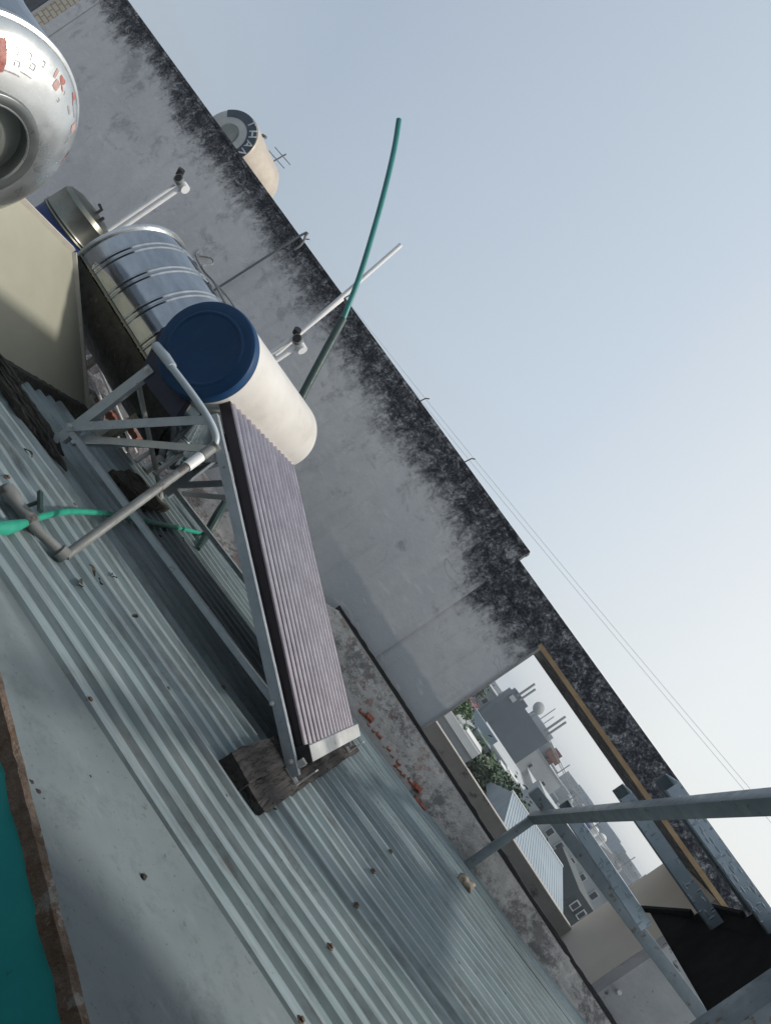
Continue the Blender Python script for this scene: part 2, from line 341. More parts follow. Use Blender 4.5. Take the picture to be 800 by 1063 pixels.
# ------------------------------------------------------------------ mesh building
class MB:
    def __init__(s): s.v = []; s.f = []
    def add(s, vs, fs):
        o = len(s.v); s.v += [Vector(p) for p in vs]
        s.f += [tuple(i+o for i in f) for f in fs]; return s
    def hexa(s, p):      # 8 points: bottom ring 0-3, top ring 4-7
        return s.add(p, [(3,2,1,0), (4,5,6,7), (0,1,5,4), (1,2,6,5), (2,3,7,6), (3,0,4,7)])
    def box(s, lo, hi):
        (a,b,c), (d,e,f) = lo, hi
        return s.hexa([(a,b,c),(d,b,c),(d,e,c),(a,e,c),(a,b,f),(d,b,f),(d,e,f),(a,e,f)])
    def bar(s, a, b, w, h, up=(0, 0, 1)):   # rectangular section, w across, h along up
        a, b = Vector(a), Vector(b); d = (b-a).normalized()
        x = d.cross(Vector(up))
        if x.length < 1e-4: x = d.cross(Vector((1, 0, 0)))
        x.normalize(); y = x.cross(d).normalized()
        x *= w/2; y *= h/2
        return s.hexa([a-x-y, a+x-y, b+x-y, b-x-y, a-x+y, a+x+y, b+x+y, b-x+y])
    def tube(s, pts, r, n=12, caps=True):
        pts = [Vector(p) for p in pts]; rs = r if isinstance(r, (list, tuple)) else [r]*len(pts)
        o = len(s.v); prev = None
        for i, p in enumerate(pts):
            d = (pts[min(i+1, len(pts)-1)] - pts[max(i-1, 0)]).normalized()
            if prev is None:
                x = d.cross(Vector((0.31, 0.17, 0.93)))
                if x.length < 1e-3: x = d.cross(Vector((1, 0, 0)))
            else: x = prev - d*prev.dot(d)
            x.normalize(); prev = x; y = d.cross(x)
            for k in range(n):
                a = 2*PI*k/n; s.v.append(p + (x*math.cos(a) + y*math.sin(a))*rs[i])
        for i in range(len(pts)-1):
            for k in range(n):
                s.f.append((o+i*n+k, o+i*n+(k+1)%n, o+(i+1)*n+(k+1)%n, o+(i+1)*n+k))
        if caps:
            s.f.append(tuple(o+k for k in reversed(range(n))))
            s.f.append(tuple(o+(len(pts)-1)*n+k for k in range(n)))
        return s
    def lathe(s, origin, axis, prof, n=48, close=True):   # prof: (radius, distance along axis)
        o0 = Vector(origin); ax = Vector(axis).normalized()
        x = ax.cross(Vector((0, 0, 1)))
        if x.length < 1e-3: x = Vector((1, 0, 0))
        x.normalize(); y = ax.cross(x); o = len(s.v)
        for r, t in prof:
            for k in range(n):
                a = 2*PI*k/n; s.v.append(o0 + ax*t + (x*math.cos(a) + y*math.sin(a))*max(r, 1e-4))
        for i in range(len(prof)-1):
            for k in range(n):
                s.f.append((o+i*n+k, o+i*n+(k+1)%n, o+(i+1)*n+(k+1)%n, o+(i+1)*n+k))
        if close:
            s.f.append(tuple(o+k for k in reversed(range(n))))
            s.f.append(tuple(o+(len(prof)-1)*n+k for k in range(n)))
        return s
    def prism(s, poly, vec):       # closed polygon extruded along vec
        poly = [Vector(p) for p in poly]; vec = Vector(vec); n = len(poly); o = len(s.v)
        s.v += poly + [p+vec for p in poly]
        s.f.append(tuple(o+k for k in reversed(range(n)))); s.f.append(tuple(o+n+k for k in range(n)))
        for k in range(n): s.f.append((o+k, o+(k+1)%n, o+n+(k+1)%n, o+n+k))
        return s
    def build(s, name, mat, parent=None, smooth=35, origin=None, bevel=0.0):
        me = bpy.data.meshes.new(name)
        if parent is not None: off = wloc(parent)
        elif origin is not None: off = Vector(origin)
        else:
            xs = [p.x for p in s.v]; ys = [p.y for p in s.v]; zs = [p.z for p in s.v]
            off = Vector(((min(xs)+max(xs))/2, (min(ys)+max(ys))/2, min(zs)))
        me.from_pydata([p-off for p in s.v], [], s.f); me.update()
        import bmesh
        bm = bmesh.new(); bm.from_mesh(me); bmesh.ops.recalc_face_normals(bm, faces=bm.faces)
        if bevel:
            es = [e for e in bm.edges if len(e.link_faces) == 2 and e.calc_face_angle(0) > 0.6]
            bmesh.ops.bevel(bm, geom=es, offset=bevel, segments=2, affect='EDGES', profile=0.6)
        bm.to_mesh(me); bm.free()
        if smooth:
            me.polygons.foreach_set('use_smooth', [True]*len(me.polygons))
            me.set_sharp_from_angle(angle=math.radians(smooth))
        me.materials.append(M[mat] if isinstance(mat, str) else mat)
        ob = bpy.data.objects.new(name, me); COL.objects.link(ob)
        if parent is not None: ob.parent = parent
        else: ob.location = off
        return ob

def wloc(o):
    p = Vector(o.location)
    while o.parent is not None: o = o.parent; p += Vector(o.location)
    return p
def tag(o, label=None, cat=None, group=None, kind=None):
    if label: o['label'] = label
    if cat: o['category'] = cat
    if group: o['group'] = group
    if kind: o['kind'] = kind
    return o
def thing(name, loc, label, cat, group=None):
    o = bpy.data.objects.new(name, None); COL.objects.link(o); o.location = loc
    o.empty_display_size = 0.1
    return tag(o, label, cat, group)
def rough_up(mb, amp, scale=6.0):
    from mathutils import noise
    for p in mb.v:
        q = p*scale
        p += Vector((noise.noise(q), noise.noise(q+Vector((7, 3, 1))), noise.noise(q+Vector((2, 9, 5)))))*amp
    return mb
def grid_slab(lo, hi, axis_n):   # a box with subdivided faces, for roughened lumps
    import itertools
    mb = MB(); lo, hi = Vector(lo), Vector(hi); nx, ny, nz = axis_n; idx = {}
    def vid(i, j, k):
        if (i, j, k) not in idx:
            idx[(i, j, k)] = len(mb.v)
            mb.v.append(Vector((lo.x+(hi.x-lo.x)*i/nx, lo.y+(hi.y-lo.y)*j/ny, lo.z+(hi.z-lo.z)*k/nz)))
        return idx[(i, j, k)]
    for i in range(nx):
        for j in range(ny):
            for k in (0, nz): mb.f.append((vid(i,j,k), vid(i+1,j,k), vid(i+1,j+1,k), vid(i,j+1,k)))
    for i in range(nx):
        for k in range(nz):
            for j in (0, ny): mb.f.append((vid(i,j,k), vid(i+1,j,k), vid(i+1,j,k+1), vid(i,j,k+1)))
    for j in range(ny):
        for k in range(nz):
            for i in (0, nx): mb.f.append((vid(i,j,k), vid(i,j+1,k), vid(i,j+1,k+1), vid(i,j,k+1)))
    return mb
def spline(pts, n=8):
    pts = [Vector(p) for p in pts]; out = []
    for i in range(len(pts)-1):
        p0 = pts[max(i-1, 0)]; p1 = pts[i]; p2 = pts[i+1]; p3 = pts[min(i+2, len(pts)-1)]
        for k in range(n):
            t = k/n
            out.append(0.5*((2*p1) + (p2-p0)*t + (2*p0-5*p1+4*p2-p3)*t*t + (3*p1-p0-3*p2+p3)*t**3))
    out.append(pts[-1]); return out

# ------------------------------------------------------------------ ground
g = MB(); g.add([(-415,-415,-11),(415,-415,-11),(415,415,-11),(-415,415,-11)], [(0,1,2,3)])
tag(g.build('ground', 'asphalt', origin=(0, 0, -11)), kind='structure')

# ------------------------------------------------------------------ the ribbed roof
YW = 5.62            # face of the long concrete wall
YE = 5.43            # far edge of the roof sheets
rf = thing('corrugated_roof', (0, 3.5, RZ0), 'low pitched roof of ribbed zinc sheets in front of the concrete wall', 'roof')
prof = []            # (y, dz)
y = 2.05; P = 0.114
while y < YE - 0.02:
    prof += [(y, 0), (y+0.054, 0), (y+0.068, 0.020), (y+0.088, 0.020), (y+0.102, 0)]
    y += P
prof.append((YE, 0))
def ye_at(x):
    t_ = min(1, max(0, (x+1.5)/0.8)); return 5.12 + 0.30*t_*t_*(3-2*t_)
NX = 40; X0, X1 = -4.2, 2.9
mb = MB()
for i in range(NX+1):
    x = X0 + (X1-X0)*i/NX
    for (yy, dz) in prof:
        x = X0 + (X1-X0)*i/NX
        if yy > 3.95: x = max(x, -2.42)
        sag = 0.004*math.sin(x*2.1+yy*1.3) + 0.003*math.sin(x*5.3-yy*3)
        mb.v.append(Vector((x, min(yy + 0.004*math.sin(x*1.7+yy*2), ye_at(x)+0.01*mnoise.noise(Vector((x*3, 0, 0)))), roofz(x)+dz+sag)))
np_ = len(prof)
for i in range(NX):
    for j in range(np_-1):
        a = i*np_+j; mb.f.append((a, a+np_, a+np_+1, a+1))
mb.build('ribbed_sheet', 'roof', rf, smooth=20)
# flat flashing between the ribs and the oblique teal wall
E0 = onroof(0, 720); E1 = onroof(85, 1063)
def edge_y(x): return E0.y + (E1.y-E0.y)*(x-E0.x)/(E1.x-E0.x)
mb = MB(); NF = 50; NR = 10
for i in range(NF+1):
    x = -4.2 + 7.1*i/NF
    y0 = min(max(edge_y(x)+0.012, -2.2), 2.0) if x > -0.95 else min(edge_y(x)+0.012, 2.0)
    for j in range(NR+1):
        yy = y0 + (2.085-y0)*j/NR
        w = 0.006*math.sin(x*3.1+j*0.7)*math.sin(PI*j/NR) + (0.022 if j == NR else 0.010 if j == NR-1 else 0.005)
        mb.v.append(Vector((x, yy, roofz(x)+w)))
for i in range(NF):
    for j in range(NR):
        a = i*(NR+1)+j; mb.f.append((a, a+NR+1, a+NR+2, a+1))
mb.build('flat_flashing', 'flash', rf, smooth=40)
for k in (25,):
    yy = 2.05 + P*k + 0.104; mb = MB()
    for i in range(61):
        x = X0 + (X1-X0)*i/60
        if yy > 3.95: x = max(x, -2.42)
        o_ = 0.004*math.sin(x*1.7+yy*2) + 0.003*mnoise.noise(Vector((x*4, yy, 1)))
        mb.v += [Vector((x, yy-0.014+o_, roofz(x)+0.022)), Vector((x, yy+0.006+o_, roofz(x)+0.007+0.003*mnoise.noise(Vector((x*6, yy, 5))))), Vector((x, yy+0.007+o_, roofz(x)+0.0035))]
    for i in range(60):
        for j in range(2): q_ = i*3+j; mb.f.append((q_, q_+3, q_+4, q_+1))
    mb.build('sheet_lap', 'roof', rf, smooth=20)
scm = MB(); scm.lathe((0,0,0), (0,0,1), [(0.014, 0.0), (0.014, 0.003), (0.008, 0.004), (0.008, 0.010), (0.002, 0.012)], 8)
sc0 = None
for xr, ys in ((-1.55, 4), (-0.55, 5), (0.45, 4), (1.35, 3), (-2.5, 6)):
    for k in range(2 + (24//ys)//2):
        yy = 2.05 + P*(ys*k % 27) + 0.078; xx = xr + random.uniform(-0.02, 0.02)
        loc = Vector((xx, yy, roofz(xx)+0.018)) - Vector(rf.location)
        if sc0 is None:
            sc0 = scm.build('roof_screw', 'rusty', origin=(0,0,0)); sc0.parent = rf; o = sc0
        else:
            o = sc0.copy(); COL.objects.link(o); o.parent = rf
        o.location = loc
# small dirt lumps lying on the sheets
cl0 = None
for (px, py, r) in ((150,910,.010),(190,893,.008),(86,618,.007),(96,632,.007),(75,857,.010),(46,830,.006),(33,812,.008),(40,822,.009),(57,846,.006),(94,806,.006),(235,826,.008),
                    (478,952,.010),(470,985,.009),(476,1000,.010),(472,1052,.010),(483,943,.008),(303,1025,.007),(320,985,.008),(295,970,.006),(130,640,.006),(203,640,.008),(60,760,.005)):
    p = onroof(px, py, 0.004)
    e = rough_up(MB().lathe((0, 0, -0.004), (0, 0, 1), [(r*0.9, 0), (r, r*0.3), (r*0.6, r*0.75), (r*0.1, r*0.85)], 9), r*0.4, 140)
    o = e.build('dirt_lump', 'moss', rf if False else None, origin=(0, 0, 0))
    o.location = p
    tag(o, 'little dark clump of dirt lying on the zinc roof sheet', 'dirt clump', 'dirt clumps scattered over the roof')

for k, (px, py, L_, an) in enumerate(((96, 592, 0.05, 0.2), (104, 604, 0.035, 0.9), (84, 606, 0.04, -0.4), (118, 598, 0.03, 0.1), (140, 640, 0.03, 1.2), (30, 470, 0.05, 0.3), (190, 560, 0.03, 0.6), (172, 548, 0.04, 0.0), (284, 838, 0.03, 0.4))):
    p = onroof(px, py, 0.024); m_ = MB(); n_ = 6
    for i in range(n_+1):
        u_ = i/n_; w_ = 0.3*L_*math.sin(PI*u_)**0.8 + 0.001
        for sgn in (-1, 0, 1):
            m_.v.append(p + Vector(((u_-0.5)*L_*math.cos(an) - sgn*w_*math.sin(an), (u_-0.5)*L_*math.sin(an) + sgn*w_*math.cos(an), 0.006*math.sin(u_*5+k) + 0.004*abs(sgn))))
    for i in range(n_):
        for j in range(2): q_ = i*3+j; m_.f.append((q_, q_+3, q_+4, q_+1))
    tag(m_.build('dead_leaf', 'scrap', smooth=40), 'small curled brown dead leaf lying on the zinc sheets', 'dead leaf', 'dead leaves scattered over the roof')

# oblique teal wall of the stairwell with broken mortar along its top, and the tall
# unseen stairwell side wall (right of the picture) that shades the near corner of the roof
sw = thing('stairwell', (0.1, 1.0, -4), 'teal painted stairwell wall with a ragged brown mortar top, nearest corner', 'stairwell wall')
dv = (E1-E0); dv.z = 0; dv.normalize(); nv = Vector((-dv.y, dv.x, 0))
if nv.y < 0: nv = -nv
a = E0 - dv*2.6; b = E0 + dv*2.6
def on_top(p, h): return Vector((p.x, p.y, roofz(p.x)+h))
mb = MB()
pa, pb = a - nv*0.004, b - nv*0.004
mb.hexa([Vector((pa.x,pa.y,-4)), Vector((pb.x,pb.y,-4)), Vector((pb.x+nv.x*0.1,pb.y+nv.y*0.1,-4)), Vector((pa.x+nv.x*0.1,pa.y+nv.y*0.1,-4)),
         on_top(pa,-0.03), on_top(pb,-0.03), on_top(pb+nv*0.1,-0.03), on_top(pa+nv*0.1,-0.03)])
mb.build('painted_wall', 'teal', sw)
mb = MB(); N = 320
from mathutils import noise as mnoise
for i in range(N+1):
    p = a + (b-a)*(i/N); k = mnoise.noise(Vector((i*0.17, 0, 0)))*0.5 + mnoise.noise(Vector((i*0.55, 3, 0)))*0.4
    k2 = mnoise.noise(Vector((i*0.3, 9, 2)))
    w0 = -0.013 + 0.007*k; w1 = 0.012 + 0.007*k2
    mb.v += [on_top(p+nv*w0, -0.028+0.010*k), on_top(p+nv*(w0+0.003), 0.006+0.005*k2), on_top(p+nv*0.003, 0.014+0.005*k), on_top(p+nv*w1, 0.003)]
for i in range(N):
    for j in range(3): q = i*4+j; mb.f.append((q, q+4, q+5, q+1))
mb.build('mortar_edge', 'plasteredge', sw, smooth=30)
MB().box((1.36, -1.6, -4), (1.52, 2.10, 2.3)).build('unseen_side_wall', 'h_mid', sw)
MB().box((-1.75, -1.6, -4), (1.355, -1.45, 1.615)).build('rear_wall', 'h_mid', sw)  # added behind the view to hold sky light off the near roof
MB().box((-1.75, -1.445, -4), (-1.60, 0.45, 1.615)).build('unseen_side_wall', 'h_mid', sw)  # added left of the view, also blocks sky light
MB().box((-1.9, -1.65, 1.62), (1.355, 1.74, 1.72)).build('added_stair_roof', 'h_mid', sw)  # added overhead, out of view, to deepen the shade on the roof

# ------------------------------------------------------------------ crumbling party wall behind the roof
pw = thing('party_wall', (0, 5.35, -1.6), 'low crumbling plastered brick wall between roof edge and tall concrete wall', 'party wall')
mb = MB(); NXp = 420; NC = 14
def pw_top(x):
    if x < -1.5: return -0.98
    if x < -0.9: return -0.98 + (x+1.5)/0.6*0.30
    return -0.68 + 0.012*x
for i in range(NXp+1):
    x = -3.6 + 6.8*i/NXp; zt = pw_top(x); zb = roofz(x)-0.10
    for j in range(NC+1):
        t = j/NC
        yb0 = ye_at(x)-0.01
        if t < 0.12: yy = yb0; zz = zb - 0.5*(1-t/0.12)
        else:
            s_ = (t-0.12)/0.88; yy = yb0 + (5.51-yb0)*min(1, s_*1.05); zz = zb + (zt-zb)*min(1, (s_**0.55)*1.02)
        q = Vector((x*7, j*0.9, 0))
        nz = mnoise.noise(q)*0.026 + mnoise.noise(q*2.7)*0.016 + mnoise.noise(q*6.3)*0.009
        mb.v.append(Vector((x, yy + mnoise.noise(q+Vector((5, 5, 5)))*0.014*(1 if j < NC else 0.3), zz + (nz if j < NC else nz*0.25))))
    mb.v.append(Vector((x, 5.53 + 0.006*mnoise.noise(Vector((x*5, 0, 3))), zt+0.004))); mb.v.append(Vector((x, 5.53, zt-0.9)))
W = NC+3
for i in range(NXp):
    for j in range(W-1): q = i*W+j; mb.f.append((q, q+W, q+W+1, q+1))
mb.build('plaster_core', 'rough', pw, smooth=50)
mb = grid_slab((-0.95, 5.552, -0.70), (3.2, 5.575, -0.648), (160, 1, 2))
for v in mb.v:
    n_ = mnoise.noise(Vector((v.x*4, 1, 2)))
    v.z += 0.012*(v.x*0.9) + (0.008*n_ + 0.005*mnoise.noise(Vector((v.x*17, 4, 2))))*(1 if v.z > -0.66 else 0)
mb.build('gap_shade', 'blackrub', pw)  # black strip standing for the shaded gap before the concrete wall
mb = MB().bar((-0.9, 5.533, -0.692), (3.2, 5.533, -0.650), 0.022, 0.016)
mb.build('mortar_bead', 'cement', pw)
# smooth cement fillet
mb = MB()
fl = [(358,700,338,652),(372,725,356,690),(386,752,372,722),(398,778,388,757),(412,800,405,790)]
pts = []
for (ax, ay, bx, by) in fl: pass
cx = [(-0.20,),]
for i in range(41):
    x = -0.62 + 1.0*i/40; w = 0.055*math.sin(PI*min(1, (i+2)/42))**0.5*(1+0.5*mnoise.noise(Vector((i*0.3, 1, 0))))
    zb = roofz(x)-0.02; yb = ye_at(x)-0.035
    mb.v += [Vector((x, yb, zb)), Vector((x, yb+0.01, zb+0.05+w*0.4)), Vector((x, yb+0.03+w*0.25, zb+0.07+w*0.8)), Vector((x, yb+0.08, zb+0.075+w*0.8))]
for i in range(40):
    for j in range(3): q = i*4+j; mb.f.append((q, q+4, q+5, q+1))
mb.build('cement_fillet', 'cement', pw, smooth=60)
bk = None
rb_ = random.Random(21)
for k in range(15):
    t_ = k/14; px, py = 378 + 62*t_ + rb_.uniform(-3, 3), 738 + 96*t_ + rb_.uniform(-3, 3)
    p = atY(px, py, 0); p = atY(px, py, 5.435) if False else atY(px, py, ye_at(0.2)+0.012+rb_.uniform(-0.006, 0.006))
    L_ = rb_.uniform(0.02, 0.055) if k > 7 else rb_.uniform(0.012, 0.032)
    mb = rough_up(grid_slab((-L_, -0.035, -0.016), (L_, 0.020, 0.014), (7, 4, 3)), 0.016, 28)
    for v in mb.v: v.rotate(Euler((0.3, rb_.uniform(-0.15, 0.1), rb_.uniform(-0.15, 0.15))))
    mb.v = [v + p for v in mb.v]
    mb.build('exposed_brick', 'brick', pw, smooth=25)
mb = rough_up(grid_slab((-0.055, -0.04, -0.025), (0.055, 0.04, 0.022), (12, 9, 6)), 0.024, 22)
p = onroof(484, 917, 0.04); mb.v = [v+p for v in mb.v]
tag(mb.build('mortar_lump', 'stone', smooth=25), 'pale broken lump of mortar at the roof edge beside the steel post foot', 'mortar lump')
# rubble in the slot left of the party wall
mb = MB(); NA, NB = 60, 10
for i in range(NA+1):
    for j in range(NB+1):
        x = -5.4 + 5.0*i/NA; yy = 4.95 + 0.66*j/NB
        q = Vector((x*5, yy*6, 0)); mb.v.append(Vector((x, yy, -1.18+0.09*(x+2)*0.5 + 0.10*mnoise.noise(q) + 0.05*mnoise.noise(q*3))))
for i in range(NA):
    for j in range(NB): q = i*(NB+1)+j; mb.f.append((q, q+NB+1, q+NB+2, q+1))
tag(mb.build('rubble', 'rubble', smooth=30), 'dark rubble filling the slot behind the roof edge', 'rubble', kind='stuff')

# ------------------------------------------------------------------ neighbour's house with the long wall
nh = thing('neighbour_house', (0, YW, -8), 'unpainted grey concrete house with black mould along its coping and an open loggia', 'house')
XL = Xof(-617, YW)
def wall_panel(lo, hi, nx, nz, name, mat):   # front-faced subdivided slab
    m_ = MB(); m_.box(lo, hi); return m_.build(name, mat, nh)
XC = -0.50; XP = Xof(uv(432, 760)[0], YW)   # pier between XC and XP
XS = 2.10                                    # beige side wall plane
wall_panel((XL, YW, -8), (XC, YW+0.16, 0.672), 1, 1, 'long_wall', 'wall')
MB().box((XL-0.03, YW-0.012, 0.672), (XC+0.004, YW+0.17, 0.700)).build('wall_coping', 'wall', nh)
MB().box((XC, YW+0.025, -8), (XP, YW+0.185, 0.385)).build('pier', 'wall', nh)
MB().box((XC+0.001, YW+0.018, 0.385), (3.9, YW+0.22, 0.605)).build('loggia_beam', 'wall', nh)
MB().box((XP-0.02, YW+0.012, 0.352), (XS+0.05, YW+0.05, 0.385)).build('timber_strip', 'plank', nh)
MB().box((XP-0.1, YW+0.05, 0.365), (3.9, 7.05, 0.384)).build('loggia_soffit', 'wall', nh)
MB().box((XC, YW+0.22, 0.39), (3.9, 7.05, 0.50)).build('loggia_roof', 'lowwall', nh)
MB().box((XP-0.6, 6.98, -8), (XS, 7.12, Zof(213, -80, 6.98))).build('loggia_parapet', 'lowwall', nh)
MB().box((XS, YW+0.22, -8), (XS+0.14, 7.05, 0.36)).build('loggia_side_wall', 'beige', nh)
MB().box((XS-0.005, YW+0.03, -8), (3.9, YW+0.20, 0.352)).build('whitewashed_wall', 'whitewash', nh)
MB().box((XP, YW+0.06, -8), (XS, 6.98, -1.15)).build('loggia_floor', 'lowwall', nh)
# cement ridge that edges the pier
MB().bar((XP+0.006, YW+0.02, -0.78), (XP+0.006, YW+0.02, 0.352), 0.018, 0.02, (0, 1, 0)).build('pier_edge', 'cement', nh)
# scratches/seams of the formwork on the wall
xj = Xof(-604, YW)
MB().box((xj-0.005, YW-0.003, -1.4), (xj+0.005, YW+0.002, 0.66)).build('render_joint', 'lowwall', nh)
# stained foot and a pipe stub at the corner of the whitewashed wall
q = atY(640, 1030, YW-0.02)
MB().tube([q+Vector((0.03, 0.06, 0)), q+Vector((-0.02, -0.08, 0.02))], 0.014, 10).build('pipe_stub', 'pvc', nh)
# rusty reinforcement pins on the coping
for (px, py, h) in ((492,472,0.07),(441,412,0.06),(352,312,0.05),(305,255,0.04)):
    b = atY(px-8, py+6, YW+0.06); b.z = 0.695
    MB().tube([b, b+Vector((0.01, 0, h)), b+Vector((0.03, 0, h+0.02))], 0.005, 6).build('reinforcement_pin', 'bark', nh)

# house with cream tiles past the wall's left end
p = Vector((Xof(-612, 9.0), 9.0, 0))
th = thing('tiled_house', (p.x-4, 9, -11), 'cream tiled house seen past the left end of the long concrete wall', 'house')
MB().box((p.x-9, 9.0, -11), (p.x+0.35, 15, 0.86)).build('tiled_wall', 'tiles', th)
w = MB().box((Xof(-640, 8.97)-0.25, 8.97, -0.6), (Xof(-640, 8.97)+0.12, 9.0, 0.5)); fr = w.build('window', 'frame', th)
MB().box((Xof(-640, 8.97)-0.20, 8.955, -0.55), (Xof(-640, 8.97)+0.08, 8.972, 0.45)).build('pane', 'pane', fr)
MB().box((p.x-9.1, 8.9, 0.86), (p.x+0.45, 15.1, 0.98)).build('roof_slab', 'h_cream', th)

# ------------------------------------------------------------------ solar water heater
YF = 3.27
sh = thing('solar_water_heater', (-1.0, 3.9, roofz(-1.0)), 'solar water heater with cream tank, dark blue end cap and sloping vacuum tubes', 'solar water heater')
C0 = atY(213, 362, 3.20); RT = 0.236; TL = 1.36
mb = MB(); mb.lathe(C0, (0, 1, 0), [(RT-0.004, 0.03), (RT, 0.034), (RT, TL*0.5), (RT, TL-0.06), (RT-0.008, TL-0.025), (RT-0.035, TL), (0.01, TL+0.004)], 72)
tb = mb.build('tank_body', 'cream', sh, smooth=40)
mb = MB(); mb.lathe(C0, (0, 1, 0), [(0.001, 0.004), (0.10, 0.001), (0.165, -0.004), (0.174, -0.010), (0.180, -0.010), (0.189, -0.004), (0.222, -0.002), (0.236, 0.004), (0.242, 0.016), (0.242, 0.060), (0.238, 0.064)], 72)
mb.build('end_cap', 'bluecap', sh, smooth=28)
# saddle plate under the tank, one per end
for yb in (3.275, 4.42):
    pl = []
    for k in range(13):
        a = math.radians(172 + (300-172)*k/12); pl.append((C0.x+RT*1.002*math.cos(a), yb, C0.z+RT*1.002*math.sin(a)))
    pl += [(C0.x+0.17, yb, C0.z-0.31), (C0.x-0.13, yb, C0.z-0.335), (C0.x-0.265, yb, C0.z-0.13)]
    MB().prism(pl, (0, 0.05, 0)).build('tank_saddle', 'navy', sh, smooth=25)
# vacuum tubes
NT_ = 15; ya, yb = 3.365, 4.50
ta = atY(240, 424, ya); tbm = atY(315, 776, ya)
dirt = (tbm-ta).normalized(); ta = ta - dirt*0.10
t0 = MB().lathe(Vector((0, 0, 0)), dirt, [(0.0235, 0), (0.0235, (tbm-ta).length*0.5), (0.0235, (tbm-ta).length)], 20).build('vacuum_tube', 'tube', sh)
me0 = t0.data; bpy.data.objects.remove(t0)
for v in me0.vertices: v.co += Vector(sh.location)
for k in range(NT_):
    o = bpy.data.objects.new('vacuum_tube', me0); COL.objects.link(o); o.parent = sh
    o.location = Vector((ta.x, ya+(yb-ya)*k/(NT_-1), ta.z)) - Vector(sh.location)
# reflective back strip edge (dark channel beside the first tube)
MB().bar(Vector((ta.x, ya-0.045, ta.z-0.012)), Vector((tbm.x, ya-0.045, tbm.z-0.012)), 0.022, 0.055).build('side_channel', 'plum', sh)
tzb = Vector((-dirt.z, 0, dirt.x)).normalized()
if tzb.z > 0: tzb = -tzb
p0_, p1_ = ta + dirt*0.12 + tzb*0.030, tbm + tzb*0.030
MB().prism([(p0_.x, ya-0.03, p0_.z), (p1_.x, ya-0.03, p1_.z), (p1_.x+tzb.x*0.004, ya-0.03, p1_.z+tzb.z*0.004), (p0_.x+tzb.x*0.004, ya-0.03, p0_.z+tzb.z*0.004)], (0, yb-ya+0.06, 0)).build('gap_shade_sheet', 'plum', sh, smooth=0)  # dark sheet added to give the gaps between tubes their shade
# bottom tray holding the tube ends
tz = Vector((-dirt.z, 0, dirt.x)).normalized()
if tz.z < 0: tz = -tz
def tray(y0, y1, e0, e1, lo, hi, name, mat):
    p = []
    for (e, h) in ((e0, lo), (e1, lo), (e1, hi), (e0, hi)):
        q = tbm + dirt*e + tz*h; p.append(Vector((q.x, y0, q.z)))
    return MB().prism(p, (0, y1-y0, 0)).build(name, mat, sh, bevel=0.006)
tray(3.318, 4.56, -0.005, 0.065, -0.055, 0.038, 'tube_tray', 'galv_light')
tray(3.300, 3.318, -0.012, 0.068, -0.058, 0.041, 'tray_end_cap', 'blackrub')
# frame bars in the near and far planes
def fp(px, py, Y=YF): return atY(px, py, Y)
foot = fp(306, 806); ftop = fp(222, 432)
bfoot = fp(62, 455); btop = fp(157, 382)
def fbar(a, b, w, name, mat='galv', d=0.035, thick=0.005):
    """an angle iron: a flat face towards -Y plus a lip going back"""
    a, b = Vector(a), Vector(b); u = (b-a).normalized(); n = Vector((0, 1, 0)).cross(u).normalized()
    if n.z < 0: n = -n
    m_ = MB()
    m_.bar(a, b, w, thick, (0, 1, 0))
    m_.bar(a + n*(w/2-thick/2) + Vector((0, d/2, 0)), b + n*(w/2-thick/2) + Vector((0, d/2, 0)), thick, d, (0, 1, 0))
    return m_.build(name, mat, sh, smooth=0)
dy = 1.22
for k, yy in enumerate((0.0, dy)):
    o = Vector((0, yy, 0))
    fbar(foot+o+Vector((0, -0.02, 0)), ftop+o+Vector((0, -0.02, 0)), 0.046, 'front_rail')
    fbar(bfoot+o, btop+o, 0.050, 'rear_leg')
    fbar(fp(70, 444)+o+Vector((0, -0.008, 0)), fp(219, 436)+o+Vector((0, -0.008, 0)), 0.042, 'upper_brace')
    fbar(fp(72, 446)+o+Vector((0, -0.004, 0)), fp(285, 730)+o+Vector((0, -0.004, 0)), 0.028, 'base_brace')
    fbar(fp(80, 452)+o+Vector((0, 0.05, 0)), fp(224, 464)+o+Vector((0, 0.05, 0)), 0.034, 'inner_brace', 'galv_light', 0.02)
    fo = MB(); q = foot + o
    fo.box((q.x-0.05, q.y-0.024, q.z-0.012), (q.x+0.035, q.y+0.03, q.z-0.006)); fo.box((q.x+0.028, q.y-0.024, q.z-0.006), (q.x+0.034, q.y+0.03, q.z+0.09))
    fo.build('foot_plate', 'galv_light', sh)
    q = bfoot + o
    MB().bar(q, Vector((q.x-0.02, q.y, roofz(q.x)+0.055)), 0.05, 0.006, (0, 1, 0)).build('rear_foot', 'galv', sh, smooth=0)
bb = bfoot + Vector((0, dy, 0))
fbar(fp(142, 396, YF+0.03), Vector((bb.x+0.02, bb.y-0.03, bb.z-0.03)), 0.030, 'rear_cross_brace', 'galv_light', 0.02)
fbar(btop+Vector((0.02, dy-0.03, -0.05)), Vector((bfoot.x+0.02, bfoot.y+0.05, bfoot.z+0.02)), 0.026, 'rear_cross_brace', 'galv', 0.02)
MB().bar(foot+Vector((-0.03, 0.0, 0.05)), foot+Vector((-0.03, dy, 0.05)), 0.03, 0.03).build('front_tie', 'galv_light', sh)

for k in range(5):   # bolts on the near frame
    p = [fp(284, 730), fp(218, 436), fp(76, 444), fp(303, 790), fp(155, 385)][k]
    MB().lathe(p+Vector((0, -0.024, 0)), (0, -1, 0), [(0.011, 0), (0.011, 0.007), (0.005, 0.008), (0.005, 0.014)], 6).build('bolt', 'galv_light', sh, smooth=0)

